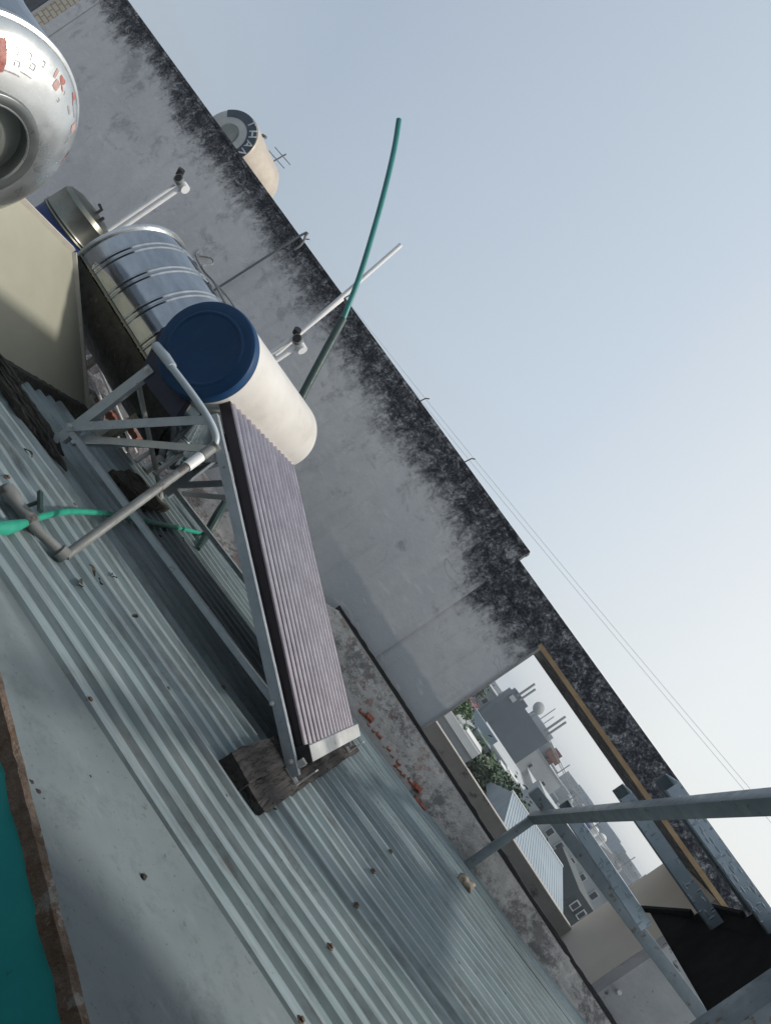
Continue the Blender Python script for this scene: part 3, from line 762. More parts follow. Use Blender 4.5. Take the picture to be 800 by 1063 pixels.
# ------------------------------------------------------------------ timber under the frame feet
zf = foot.z - 0.012
b0 = Vector((foot.x-0.03, 0, 0))
blk = thing('timber_block', (foot.x-0.08, 3.6, roofz(foot.x)), 'charred cracked timber block under the front foot of the solar heater', 'timber block')
def lump(lo, hi, n, amp, sc, name, mat, par, zfun=None):
    mb = rough_up(grid_slab(lo, hi, n), amp, sc)
    return mb.build(name, mat, par, smooth=30)
zt = zf
lump((foot.x-0.185, 2.74, roofz(foot.x-0.2)+0.008), (foot.x-0.055, 4.80, zt+0.014), (8, 44, 6), 0.008, 11, 'upper_timber', 'wood', blk)
lump((foot.x-0.058, 2.77, roofz(foot.x)+0.008), (foot.x+0.055, 4.76, zt-0.001), (6, 44, 5), 0.009, 13, 'lower_timber', 'wood', blk)
q = bfoot
mb = MB(); rr_ = random.Random(3)
for k in range(9):
    xa = q.x - 0.90 + rr_.uniform(0, 0.35); xb = q.x + rr_.uniform(-0.35, 0.20); yk = q.y - 0.12 + 0.022*k; zk = 0.012 + rr_.uniform(0, 0.035)
    sl = grid_slab((xa, yk-0.014, -0.012), (xb, yk+0.014, zk), (26, 2, 2))
    for v in sl.v:
        e_ = min(v.x-xa, xb-v.x); w_ = min(1, max(0.0, e_)/0.14)**0.6
        n_ = mnoise.noise(Vector((v.x*9, k*3.1, 0)))
        v.y = yk + (v.y-yk)*(0.25+0.75*w_) + 0.020*n_; v.z = roofz(v.x) + 0.026 + (v.z-0.0)*(0.2+0.8*w_) + 0.012*mnoise.noise(Vector((v.x*16, k*5.0, 3)))
    mb.add(sl.v, sl.f)
tag(rough_up(mb, 0.008, 30).build('rotten_plank', 'rot', smooth=25), 'rotten splintered plank under the rear foot of the solar heater', 'rotten plank')
# mouldy scrap of board on the sheets
c4 = [onroof(*p, 0.03) for p in ((114, 489), (140, 492), (172, 530), (146, 527))]
mb = MB(); n = 10; 
def quadlump(c, nx, ny, h, amp):
    m_ = MB()
    for s_ in (0, 1):
        for i in range(nx+1):
            for j in range(ny+1):
                u_, v_ = i/nx, j/ny
                p = (c[0]*(1-u_)+c[1]*u_)*(1-v_) + (c[3]*(1-u_)+c[2]*u_)*v_
                e = 0.0 if i in (0, nx) or j in (0, ny) else 1.0
                k = mnoise.noise(Vector((p.x*18, p.y*18, 4)))
                p = p + Vector((0.02*mnoise.noise(p*9), 0.03*mnoise.noise(p*11), (h*(0.6+0.5*k) if s_ else -0.02)))
                m_.v.append(p)
    W_ = ny+1; T_ = (nx+1)*W_
    for i in range(nx):
        for j in range(ny):
            q_ = i*W_+j; m_.f.append((q_, q_+W_, q_+W_+1, q_+1)); m_.f.append((T_+q_, T_+q_+1, T_+q_+W_+1, T_+q_+W_))
    for i in range(nx):
        for j in (0, ny): q_ = i*W_+j; m_.f.append((q_, q_+W_, T_+q_+W_, T_+q_))
    for j in range(ny):
        for i in (0, nx): q_ = i*W_+j; m_.f.append((q_, q_+1, T_+q_+1, T_+q_))
    return m_
tag(quadlump(c4, 12, 14, 0.03, 0.02).build('scrap_board', 'scrap', smooth=35), 'mouldy brown scrap of board lying on the ribbed sheets under the heater', 'scrap board')

# ------------------------------------------------------------------ water pipe with valve, hoses
elb = fp(222, 464, 3.12); low = onroof(68, 577, 0.035); vend = onroof(3, 505, 0.045); mid = onroof(36, 548, 0.04)
wp = thing('water_pipe', low, 'grey plastic water pipe running from the blue end cap down to the roof valve', 'pipe')
MB().tube(spline([fp(166, 364, 3.165), fp(176, 378, 3.12), fp(198, 407, 3.10), fp(215, 432, 3.10), fp(224, 452, 3.11), elb], 6), 0.0165, 14).build('riser', 'pvcblue', wp)
MB().tube([fp(162, 359, 3.17), fp(172, 371, 3.135), fp(179, 381, 3.115)], [0.022, 0.024, 0.021], 14).build('union', 'pvcblue', wp)
MB().tube([elb+Vector((0, 0, 0.02)), elb], 0.026, 14).build('elbow', 'pvcgrey', wp)
dpt = low-elb
MB().tube([elb, low], 0.019, 14).build('down_pipe', 'pvcgrey', wp)
MB().tube([elb-dpt*0.01, elb+dpt*0.10], 0.0235, 14).build('elbow_socket', 'pvcgrey', wp)
MB().tube([elb+dpt*0.105, elb+dpt*0.215], 0.0232, 14).build('coupling', 'pvc', wp)
MB().tube([low+Vector((0.005, 0, 0.0)), low+(mid-low)*0.2], 0.028, 14).build('elbow', 'pvcgrey', wp)
MB().tube([low, mid, vend], 0.019, 14).build('roof_pipe', 'pvcgrey', wp)
vd = (vend-mid).normalized(); vc = onroof(22, 528, 0.045)
vb = MB().tube([vc-vd*0.07, vc-vd*0.05, vc-vd*0.03, vc+vd*0.03, vc+vd*0.05, vc+vd*0.09], [0.027, 0.030, 0.024, 0.024, 0.031, 0.029], 14).build('valve_body', 'pvcgrey', wp, smooth=30)
hs = onroof(26, 517, 0.1)
hb = MB(); hb.tube([vc, vc+Vector((0.0, 0.03, 0.05))], 0.008, 10)
hb.bar(vc+Vector((0.05, 0.0, 0.055)), vc+Vector((-0.05, 0.07, 0.06)), 0.016, 0.014)
hb.build('valve_handle', 'darkgreen', wp)

gh = thing('garden_hose', onroof(100, 532, 0), 'bright green garden hose curving over the roof sheets under the pipe', 'hose')
MB().tube(spline([onroof(-12, 549, 0.02), onroof(20, 545, 0.03), onroof(45, 536, 0.045), onroof(75, 531, 0.05), onroof(115, 534, 0.045), onroof(150, 541, 0.035), onroof(185, 548, 0.03), onroof(210, 554, 0.045)], 8), 0.0135, 12).build('hose_line', 'greenhose', gh)
MB().tube([onroof(-10, 549, 0.02), onroof(6, 548, 0.025), onroof(16, 546, 0.03), onroof(26, 543, 0.035)], [0.024, 0.026, 0.022, 0.015], 12).build('hose_coupler', 'greenhose', gh)
MB().tube([onroof(150, 541, 0.035), onroof(160, 543, 0.035)], 0.017, 10).build('hose_clip', 'greenhose', gh)
bh = spline([onroof(206, 570, 0.03), onroof(214, 556, 0.06), fp(224, 538, 4.9), fp(234, 520, 5.0), fp(240, 505, 5.05)], 6)
tag(MB().tube(bh, [0.012+0.02*math.sin(PI*min(1, i/(len(bh)-1)*1.1))**1 for i in range(len(bh))], 10).build('black_hose', 'darkgreen'), 'short dirty black hose hooked over the far edge of the roof', 'hose')

# tall teal hose rising above the wall
ph = thing('tall_hose', atY(315, 410, 5.0), 'tall teal hose standing behind the cream tank and bending into the sky', 'hose')
tp = [(300, 440, 4.95), (315, 408, 5.0), (336, 368, 5.05), (356, 331, 5.1), (372, 290, 5.1), (386, 245, 5.1), (399, 198, 5.1), (409, 155, 5.1), (414, 124, 5.1)]
w = [atY(*p) for p in tp]
MB().tube(spline(w[:4], 8), 0.030, 12).build('dirty_lower_length', 'darkgreen', ph)
MB().tube(spline(w[2:], 8), [0.0215]*41 + [0.0215]*8, 12).build('upper_length', 'tealpole', ph) if False else MB().tube(spline(w[3:], 8), 0.0205, 12).build('upper_length', 'tealpole', ph)

# white vent pipes
def pipe_thing(name, label, parts, loc, group=None):
    t_ = thing(name, loc, label, 'pipe', group)
    for (nm, pts_, r_, m_) in parts:
        MB().tube(pts_, r_, 12).build(nm, m_, t_)
    return t_
YP = 5.15
a1 = atY(140, 222, YP); a2 = atY(190, 193, YP); 
def down(p, z): return Vector((p.x, p.y, z))
pipe_thing('vent_pipe', 'short twin white vent pipe with a tee on top, above the ribbed steel tank', [
    ('pipe', [down(a2, -0.95), a2], 0.020, 'pvc'), ('pipe', [down(a2+Vector((-0.07, 0.02, 0)), -0.95), a2+Vector((-0.07, 0.02, -0.05))], 0.017, 'pvc'),
    ('tee', [a2+Vector((-0.085, 0, 0.0)), a2+Vector((0.05, -0.01, 0.0))], 0.038, 'pvc'), ('tee_mouth', [a2+Vector((-0.02, 0.02, 0.0)), a2+Vector((-0.025, -0.07, 0.005))], 0.038, 'pvcgrey'),
    ('mouth_hole', [a2+Vector((-0.025, -0.068, 0.005)), a2+Vector((-0.0255, -0.073, 0.005))], 0.030, 'blackrub'),
    ('upper_mouth', [a2+Vector((-0.075, -0.03, 0.02)), a2+Vector((-0.078, -0.06, 0.065))], 0.028, 'blackrub')], down(a2, -0.95))
b2 = atY(311, 357, YP)
pipe_thing('vent_pipe', 'short white vent pipe with an open tee, behind the cream tank', [
    ('pipe', [down(b2, -0.95), b2], 0.021, 'pvc'), ('pipe', [down(b2+Vector((-0.075, 0.01, 0)), -0.95), b2+Vector((-0.075, 0.01, 0.0))], 0.017, 'pvc'),
    ('tee', [b2+Vector((-0.075, 0, 0.0)), b2+Vector((0.065, -0.01, -0.01))], 0.038, 'pvc'), ('tee_mouth', [b2+Vector((-0.01, 0.01, 0.0)), b2+Vector((-0.012, -0.07, 0.005))], 0.038, 'pvcgrey'),
    ('mouth_hole', [b2+Vector((-0.012, -0.068, 0.005)), b2+Vector((-0.0125, -0.074, 0.005))], 0.030, 'blackrub'),
    ('upper_mouth', [b2+Vector((-0.07, -0.03, 0.02)), b2+Vector((-0.072, -0.06, 0.05))], 0.028, 'blackrub')], down(b2, -0.95))
c1 = atY(316, 342, YP+0.05); c2 = atY(416, 254, YP+0.05); c3 = atY(353, 312, YP+0.1)
lp = thing('leaning_pipe', c1, 'long pale grey pipe leaning up past the wall top beside the teal hose', 'pipe')
MB().tube([c1-(c2-c1)*0.3, c2], 0.017, 12).build('pipe', 'pvcgrey' if False else 'pvc', lp)
MB().tube([c1-(c3-c1)*0.4+Vector((-0.03, 0.05, 0.03)), c3+Vector((-0.03, 0.05, 0.03))], 0.018, 12).build('pipe', 'pvc', lp)
d1 = atY(226, 299, YW-0.05); d2 = atY(311, 245, YW-0.05)
tag(MB().tube(spline([d1-(d2-d1)*0.3, d1, d2, d2+Vector((0.03, 0.01, 0.03)), d2+Vector((0.06, 0.02, -0.03)), d2+Vector((0.065, 0.02, -0.10))], 4), 0.010, 8).build('hooked_rod', 'wire'),
    'thin grey rod with a hooked top, leaning on the stained wall', 'rod')

# ------------------------------------------------------------------ near stainless tank, top left
nt = thing('steel_water_tank', (-3.3, 2.3, -0.85), 'bright domed steel water tank with peeling red print on its near end', 'water tank')
TC = Vector((-2.67, 2.30, -0.470)); R = 0.432
mb = MB(); mb.lathe(TC, (1, 0, 0), [(R-0.004, -0.045), (R, -0.06), (R, -0.4), (R+0.006, -0.42), (R, -0.44), (R, -0.9), (R+0.006, -0.92), (R, -0.94), (R, -1.5), (R*0.7, -1.62), (0.02, -1.66)], 96)
mb.build('tank_shell', 'steel', nt, smooth=40)
mb = MB(); mb.lathe(TC, (1, 0, 0), [(R-0.006, -0.05), (R+0.005, -0.048), (R+0.009, -0.036), (R+0.007, -0.024), (R-0.004, -0.016), (R-0.010, -0.022)], 96, False)
mb.build('rolled_rim', 'steel_dull', nt, smooth=40)
dome = [(R-0.006, -0.026), (R*0.965, 0.004), (R*0.91, 0.026), (R*0.83, 0.050), (R*0.74, 0.070), (R*0.62, 0.085), (R*0.52, 0.092)]
def dome_x(r):
    for (r0, x0), (r1, x1) in zip(dome, dome[1:]):
        if r1 <= r <= r0: return x0 + (x1-x0)*(r-r0)/(r1-r0)
    return dome[-1][1]
mb = MB(); mb.lathe(TC, (1, 0, 0), dome, 96, False)
mb.build('domed_end', 'steel_pale', nt, smooth=60)
mb = MB(); mb.lathe(TC, (1, 0, 0), [(R*0.52, 0.092), (R*0.515, 0.106), (R*0.505, 0.110), (R*0.43, 0.108), (R*0.42, 0.102), (R*0.41, 0.075), (R*0.40, 0.055)], 96, False)
mb.build('hatch_collar', 'collar', nt, smooth=50)
mb = MB(); mb.lathe(TC, (1, 0, 0), [(R*0.40, 0.055), (R*0.36, 0.050), (R*0.25, 0.054), (R*0.235, 0.064), (R*0.215, 0.064), (R*0.20, 0.055), (0.002, 0.058)], 96, False)
mb.build('hatch_cover', 'dishinner', nt, smooth=50)
MB().lathe(TC, (1, 0, 0), [(R*0.425, 0.1065), (R*0.42, 0.111), (R*0.41, 0.111), (R*0.405, 0.1045)], 96, False).build('collar_lip', 'steel_pale', nt, smooth=60)
# printed fragments on the dome (only scraps of the print are left): angle, radius, size
def patch(ang, rr, w, h, mat, skew=0.0, name='print_scrap'):
    n1, n2 = 9, 8; m_ = MB()
    for i in range(n1+1):
        for j in range(n2+1):
            r_ = rr + (j/n2-0.5)*h; a_ = ang + ((i/n1-0.5)*w)/rr + skew*(j/n2-0.5)
            e_ = 1.0 - 0.10*max(0, abs(i/n1-0.5)*2 + abs(j/n2-0.5)*2 - 1.0)
            r_ = rr + (r_-rr)*e_ + 0.14*h*mnoise.noise(Vector((ang*50+i*0.6, j*0.5, rr*90)))
            a_ = ang + (a_-ang)*e_ + 0.12*w/rr*mnoise.noise(Vector((ang*31+i*0.5, j*0.6, rr*70))); x_ = dome_x(min(r_, R-0.007)) + 0.0016
            m_.v.append(TC + Vector((x_, math.cos(a_)*r_, math.sin(a_)*r_)))
    for i in range(n1):
        for j in range(n2): q_ = i*(n2+1)+j; m_.f.append((q_, q_+n2+1, q_+n2+2, q_+1))
    return m_.build(name, mat, nt, smooth=60)
def ang_of(px, py):
    best = None
    u0, v0 = uv(px, py)
    for ia in range(0, 360, 2):
        a_ = math.radians(ia)
        for r_ in [R*0.6 + R*0.39*k/30 for k in range(31)]:
            q_ = TC + Vector((dome_x(r_), math.cos(a_)*r_, math.sin(a_)*r_))
            d_ = q_.dot(FWD); e_ = (q_.dot(RGT)/d_*FPX-u0)**2 + (q_.z/d_*FPX-v0)**2
            if best is None or e_ < best[0]: best = (e_, a_, r_)
    return best[1], best[2]
for (px, py, w_, h_, m_) in ((2,58,0.035,0.10,'red'),(17,52,0.022,0.022,'ink'),(17,65,0.022,0.020,'ink'),(32,57,0.022,0.020,'ink'),(33,68,0.022,0.022,'ink'),(45,66,0.012,0.02,'ink'),
                            (57,76,0.014,0.03,'redpale'),(65,85,0.035,0.030,'red'),(60,89,0.03,0.03,'redpale'),(75,101,0.034,0.022,'red'),(61,104,0.014,0.012,'ink'),(72,114,0.04,0.010,'ink'),
                            (78,119,0.03,0.010,'ink'),(76,132,0.04,0.026,'redpale'),(70,146,0.03,0.016,'ink'),(71,161,0.06,0.036,'red'),(10,74,0.09,0.005,'ink'),(26,77,0.05,0.004,'ink'),(66,96,0.012,0.012,'ink'),(77,113,0.012,0.012,'ink')):
    a_, r_ = ang_of(px, py)
    if m_ == 'ink' and h_ > 0.011 and w_ < 0.035:
        patch(a_, r_+h_*0.40, w_, h_*0.22, m_); patch(a_-w_*0.42/r_, r_, w_*0.22, h_*0.8, m_)
        if (px+py) % 2: patch(a_, r_-h_*0.38, w_*0.9, h_*0.2, m_)
        if (px*7+py) % 3: patch(a_+w_*0.40/r_, r_-h_*0.1, w_*0.2, h_*0.7, m_)
    elif m_ == 'red' and h_ < 0.09:
        patch(a_, r_+h_*0.25, w_, h_*0.5, m_); patch(a_-w_*0.28/r_, r_-h_*0.2, w_*0.42, h_*0.6, m_, 0.1)
    else: patch(a_, r_, w_, h_, m_)
q = atY(82, 138, 2.7); 
# saddle stand under it
for xx in (-3.0, -3.9):
    st = MB(); st.bar((xx, 2.0, -0.82), (xx, 2.6, -0.82), 0.05, 0.05); st.bar((xx, 2.02, -0.82), (xx, 2.02, -1.4), 0.04, 0.04); st.bar((xx, 2.58, -0.82), (xx, 2.58, -1.4), 0.04, 0.04)
    st.build('stand', 'galv', nt)

# ------------------------------------------------------------------ beige sheet (sloping cover) on the left
pc = thing('sloping_cover', (-3.0, 3.0, -1.2), 'olive beige sheet cover sloping down to the roof below the domed steel tank', 'sheet cover')
B = atY(75, 262, 3.86); Cc = onroof(90, 430, 0.02); D = onroof(0, 394, 0.02)
A_ = Vector((B.x, 0.8, B.z)); ex = (Cc.x + D.x)/2
D2 = Vector((D.x + (D.x-Cc.x)*2.2*0+0.0, 0.8, roofz(D.x)+0.02))
m_ = MB()
def cover_pt(u_, v_, off=0):
    top = A_.lerp(B, v_); bot = D2.lerp(Cc, v_)
    p = top.lerp(bot, u_); nrm = Vector((0.5, 0, 0.87)); k = 0.012*math.sin(v_*9)*math.sin(u_*3)
    return p + nrm*(k+off)
nu, nv_ = 8, 24
for s_ in (0, 1):
    for i in range(nu+1):
        for j in range(nv_+1): m_.v.append(cover_pt(i/nu, j/nv_, -0.012*s_))
W_ = nv_+1; T_ = (nu+1)*W_
for i in range(nu):
    for j in range(nv_):
        q_ = i*W_+j; m_.f.append((q_, q_+W_, q_+W_+1, q_+1)); m_.f.append((T_+q_, T_+q_+1, T_+q_+W_+1, T_+q_+W_))
for i in range(nu):
    for j in (0, nv_): q_ = i*W_+j; m_.f.append((q_, q_+W_, T_+q_+W_, T_+q_))
m_.build('cover_sheet', 'panel', pc, smooth=30)
MB().bar(B+Vector((0, 0.008, 0.008)), Cc+Vector((0, 0.008, 0.008)), 0.022, 0.03, (0, 0, 1)).build('edge_trim', 'paneledge', pc)
MB().bar(A_+Vector((-0.012, 0, 0.012)), B+Vector((-0.012, 0, 0.012)), 0.028, 0.028).build('top_trim', 'paneledge', pc)
s0 = cover_pt(0.02, 0.62, 0.004); s1 = cover_pt(0.98, 0.62, 0.004)
MB().bar(s0, s1, 0.010, 0.010).build('sheet_seam', 'paneledge', pc)
# side below the sheet's far edge, coloured dark for the shaded hollow
MB().add([B, Cc, Cc+Vector((0, 0, -0.3)), Vector((B.x, B.y, -1.5))], [(0, 1, 2, 3)]).build('gable_side', 'moss', pc)  # moss colour standing for the shade
mb = MB(); N = 90
for i in range(N+1):
    p = D2.lerp(Cc, i/N); w0 = 0.012 + 0.022*abs(mnoise.noise(Vector((i*0.35, 2, 1)))) ; h0 = 0.008+0.018*abs(mnoise.noise(Vector((i*0.5, 7, 1))))
    mb.v += [p+Vector((-0.05, 0, 0.03)), p+Vector((0.0, 0, 0.02+h0)), p+Vector((w0, 0, h0*0.6)), p+Vector((w0+0.01, 0, -0.03))]
for i in range(N):
    for j in range(3): q_ = i*4+j; mb.f.append((q_, q_+4, q_+5, q_+1))
tag(mb.build('moss_strip', 'moss', smooth=30), 'dark strip of moss and dirt where the beige sheet meets the roof', 'moss', kind='stuff')

# ------------------------------------------------------------------ ribbed steel tank behind the heater
rt = thing('steel_water_tank', (-2.8, 4.38, -1.0), 'ribbed shiny steel water tank lying behind the blue end cap', 'water tank')
RC = Vector((-3.33, 4.38, -0.535)); R2 = 0.43; L2 = 1.25
prof2 = [(0.02, -0.10), (R2*0.5, -0.085), (R2*0.8, -0.04), (R2-0.004, 0.0), (R2, 0.012)]
for xr in (0.14, 0.175, 0.34, 0.375, 0.54, 0.575, 0.74, 0.775, 0.94, 0.975, 1.12, 1.155):
    prof2 += [(R2, xr-0.012), (R2+0.006, xr-0.004), (R2+0.006, xr+0.002), (R2, xr+0.010)]
prof2 += [(R2, L2), (R2*0.93, L2+0.05), (R2*0.7, L2+0.10), (0.02, L2+0.13)]
MB().lathe(RC, (1, 0, 0), prof2, 96).build('tank_shell', 'steel', rt, smooth=30)
MB().lathe(RC, (1, 0, 0), [(R2-0.003, -0.014), (R2+0.010, -0.012), (R2+0.012, 0.0), (R2+0.010, 0.010), (R2-0.003, 0.012)], 96, False).build('rolled_rim', 'steel_dull', rt, smooth=40)
a_ = math.radians(193)
s_ = RC + Vector((0.01, math.cos(a_)*(R2+0.004), math.sin(a_)*(R2+0.004)))
MB().bar(s_, s_+Vector((L2-0.02, 0, 0)), 0.022, 0.012).build('seam_rail', 'steel_dark', rt)
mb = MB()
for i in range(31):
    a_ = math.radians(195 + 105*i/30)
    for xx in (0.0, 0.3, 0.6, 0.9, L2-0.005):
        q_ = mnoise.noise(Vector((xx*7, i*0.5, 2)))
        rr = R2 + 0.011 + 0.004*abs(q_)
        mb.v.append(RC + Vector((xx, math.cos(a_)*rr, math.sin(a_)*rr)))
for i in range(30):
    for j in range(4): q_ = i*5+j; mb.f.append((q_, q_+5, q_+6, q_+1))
mb.build('shade_skirt', 'painted_shade', rt, smooth=60)  # dark skirt whose colour stands for the shaded lower half of the tank
for xx in (0.15, 1.05):
    st = MB(); st.bar(RC+Vector((xx, -0.33, -0.36)), RC+Vector((xx, 0.33, -0.36)), 0.05, 0.05)
    st.bar(RC+Vector((xx, -0.31, -0.36)), RC+Vector((xx, -0.33, -0.80)), 0.04, 0.04); st.bar(RC+Vector((xx, 0.31, -0.36)), RC+Vector((xx, 0.33, -0.80)), 0.04, 0.04)
    st.build('stand', 'steel_dark', rt)
# loose cable along the tank's top
zt2 = RC.z + R2
cb = spline([Vector((-3.28, 4.50, zt2+0.06)), Vector((-3.22, 4.44, zt2+0.03)), Vector((-3.1, 4.46, zt2+0.015)), Vector((-2.95, 4.40, zt2+0.03)), Vector((-2.75, 4.42, zt2+0.012)), Vector((-2.55, 4.36, zt2+0.03)), Vector((-2.3, 4.40, zt2+0.02))], 6)
tag(MB().tube(cb, 0.007, 8).build('cable', 'wire'), 'dark cable lying along the top of the ribbed steel tank', 'cable')
cb = spline([Vector((-3.25, 4.47, zt2+0.02)), Vector((-3.2, 4.52, zt2+0.10)), Vector((-3.14, 4.5, zt2+0.09)), Vector((-3.12, 4.45, zt2+0.02)), Vector((-2.8, 4.44, zt2+0.05)), Vector((-2.45, 4.45, zt2+0.02))], 6)
tag(MB().tube(cb, 0.0055, 8).build('cable', 'pvcgrey'), 'pale looped cable over the far top of the ribbed steel tank', 'cable')

# ------------------------------------------------------------------ small blue drum with steel top
dc = atY(81, 230, 4.95)
dr = thing('water_drum', (dc.x, dc.y, -1.3), 'small blue water drum with a dull steel top between the two steel tanks', 'water drum')
rd = 0.235
MB().lathe((dc.x, dc.y, -1.3), (0, 0, 1), [(rd*0.95, 0), (rd, 0.05), (rd, dc.z+1.3-0.10)], 40).build('drum_body', 'bluedrum', dr)
z0 = dc.z+1.3-0.10
MB().lathe((dc.x, dc.y, -1.3), (0, 0, 1), [(rd+0.006, z0), (rd+0.012, z0+0.01), (rd+0.004, z0+0.02), (rd+0.012, z0+0.035), (rd+0.003, z0+0.05), (rd, z0+0.19), (rd*0.9, z0+0.225), (rd*0.6, z0+0.25), (0.03, z0+0.26)], 40).build('steel_top', 'steel_dark', dr, smooth=30)
ft = MB(); q = Vector((dc.x+0.06, dc.y-0.03, dc.z+0.155))
ft.tube([q, q+Vector((0, 0, 0.05)), q+Vector((-0.05, 0, 0.055))], 0.012, 8); ft.tube([q+Vector((0.07, 0, -0.03)), q+Vector((0.07, 0, 0.03))], 0.012, 8)
ft.build('fitting', 'blackrub', dr)

# ------------------------------------------------------------------ clutter in the slot behind the frame
for i, (p0, p1, r_) in enumerate((((150, 487, 4.15), (213, 441, 4.35), 0.020), ((160, 492, 4.10), (221, 449, 4.32), 0.015), ((141, 479, 4.2), (206, 436, 4.38), 0.014), ((168, 499, 4.08), (216, 466, 4.3), 0.010))):
    MBt = MB().tube([atY(*p0), atY(*p1)], r_, 10)
    tag(MBt.build('loose_pipe', 'pvc'), 'white plastic pipe stored with others aslant behind the heater frame', 'pipe', 'loose white pipes behind the heater frame')
for i, (p0, p1, r_) in enumerate((((96, 395, 4.7), (132, 474, 4.9), 0.012), ((104, 384, 4.7), (142, 470, 4.9), 0.009), ((88, 350, 4.6), (122, 412, 4.75), 0.010))):
    tag(MB().tube([atY(*p0), atY(*p1)], r_, 8).build('thin_pipe', 'pvcgrey' if i == 2 else 'pvc'), 'thin pale pipe lying along the slot beside the beige cover', 'pipe', 'thin pipes in the slot by the beige cover')
for i, (px, py) in enumerate(((112, 428), (118, 436), (140, 452), (106, 420))):
    p = atY(px, py, 4.8)
    mb = rough_up(grid_slab((-0.05, -0.03, -0.025), (0.05, 0.03, 0.025), (6, 4, 3)), 0.014, 25); mb.v = [v+p for v in mb.v]
    tag(mb.build('brick_piece', 'brickdark' if i > 1 else 'brick', smooth=25), 'broken red brick piece among the pipes behind the heater frame', 'brick', 'broken bricks behind the heater frame')
p = atY(96, 362, 4.7)
tag(MB().box(p-Vector((0.03, 0.02, 0.02)), p+Vector((0.03, 0.02, 0.02))).build('junction_box', 'pvc', bevel=0.006), 'small pale junction box in the dark slot beside the beige cover', 'junction box')

# ------------------------------------------------------------------ far tank on the neighbour's roof, with its antenna
YT = 8.1
Fc = atY(238, 143, YT); RF = 0.375
ftk = thing('steel_water_tank', (Fc.x, YT+0.5, Fc.z-0.6), 'tan steel water tank with dark lettered end, peeping over the concrete wall', 'water tank')
MB().lathe(Fc, (0.10, 1, 0), [(RF, 0.0), (RF+0.006, 0.02), (RF, 0.04), (RF, 0.5), (RF, 0.80), (RF*0.86, 0.92), (RF*0.5, 1.0), (0.02, 1.02)], 64).build('tank_shell', 'tanfar', ftk)
MB().lathe(Fc, (0, -1, 0), [(RF-0.003, -0.003), (RF*0.97, 0.03), (RF*0.62, 0.06), (RF*0.40, 0.07), (RF*0.36, 0.055), (RF*0.30, 0.055), (0.01, 0.06)], 64).build('tank_end', 'farend', ftk)
MB().lathe(Fc, (0, -1, 0), [(RF*0.34, 0.0575), (RF*0.33, 0.075), (0.01, 0.078)], 40).build('hatch_cover', 'dishinner', ftk)
bd = MB(); nb_ = 48
for i in range(nb_+1):
    a_ = math.radians(150 - 195*i/nb_)
    for (r_, y_) in ((RF*0.97, 0.034), (RF*0.66, 0.061)):
        bd.v.append(Fc + Vector((math.cos(a_)*r_, -y_-0.004, math.sin(a_)*r_)))
for i in range(nb_): bd.f.append((2*i, 2*i+1, 2*i+3, 2*i+2))
bd.build('sticker_band', 'navyband', ftk)
def letter_mesh(ch, size, pos, xdir, zdir, mat, parent, name='letter'):
    cu = bpy.data.curves.new('letter_curve', 'FONT'); cu.body = ch; cu.size = size; cu.align_x = 'CENTER'; cu.align_y = 'CENTER'; cu.extrude = 0.003
    ob = bpy.data.objects.new('tmp', cu); COL.objects.link(ob)
    dg = bpy.context.evaluated_depsgraph_get(); me = bpy.data.meshes.new_from_object(ob.evaluated_get(dg))
    bpy.data.objects.remove(ob); bpy.data.curves.remove(cu)
    xd, zd = Vector(xdir), Vector(zdir); nd = xd.cross(zd); off = wloc(parent)
    for v in me.vertices: c = v.co.copy(); v.co = Vector(pos) + xd*c.x + zd*c.y + nd*c.z - off
    me.name = name; me.materials.clear(); me.materials.append(M[mat])
    o = bpy.data.objects.new(name, me); COL.objects.link(o); o.parent = parent; return o
for ch, dg_ in zip('THANH', (78, 52, 26, 0, -26)):
    a_ = math.radians(dg_); rr = RF*0.81
    letter_mesh(ch, 0.165, Fc+Vector((math.cos(a_)*rr, -0.056, math.sin(a_)*rr)), (math.sin(a_), 0, -math.cos(a_)), (math.cos(a_), 0, math.sin(a_)), 'letter', ftk)
sb = MB(); sb.bar(Fc+Vector((-0.24, 0.2, -0.31)), Fc+Vector((-0.24, 0.2, -1.1)), 0.06, 0.06); sb.bar(Fc+Vector((0.24, 0.2, -0.31)), Fc+Vector((0.24, 0.2, -1.1)), 0.06, 0.06)
sb.bar(Fc+Vector((-0.24, 0.75, -0.31)), Fc+Vector((-0.24, 0.75, -1.1)), 0.06, 0.06); sb.bar(Fc+Vector((0.24, 0.75, -0.31)), Fc+Vector((0.24, 0.75, -1.1)), 0.06, 0.06)
sb.build('stand', 'galv', ftk)
q = Fc + Vector((0, 0.3, RF)); MB().tube([q+Vector((-0.02, 0, -0.06)), q+Vector((0, 0, 0.03)), q+Vector((0.05, 0, 0.04))], 0.022, 8).build('inlet', 'steel_dark', ftk)
an = thing('tv_antenna', atY(278, 168, YT+1.6), 'small television antenna behind the tan steel tank', 'antenna')
q0 = atY(276, 172, YT+1.6); q1 = atY(297, 160, YT+1.6)
MB().tube([q0+Vector((0, 0, -1.4)), q0+Vector((0, 0, 0.12))], 0.015, 6).build('mast', 'wire', an)
MB().tube([q0, q1], 0.012, 6).build('boom', 'wire', an)
for t_ in (0.2, 0.5, 0.8):
    c_ = q0.lerp(q1, t_); MB().tube([c_+Vector((-0.12, -0.1, -0.02)), c_+Vector((0.12, 0.1, 0.04))], 0.007, 5).build('rod', 'wire', an)

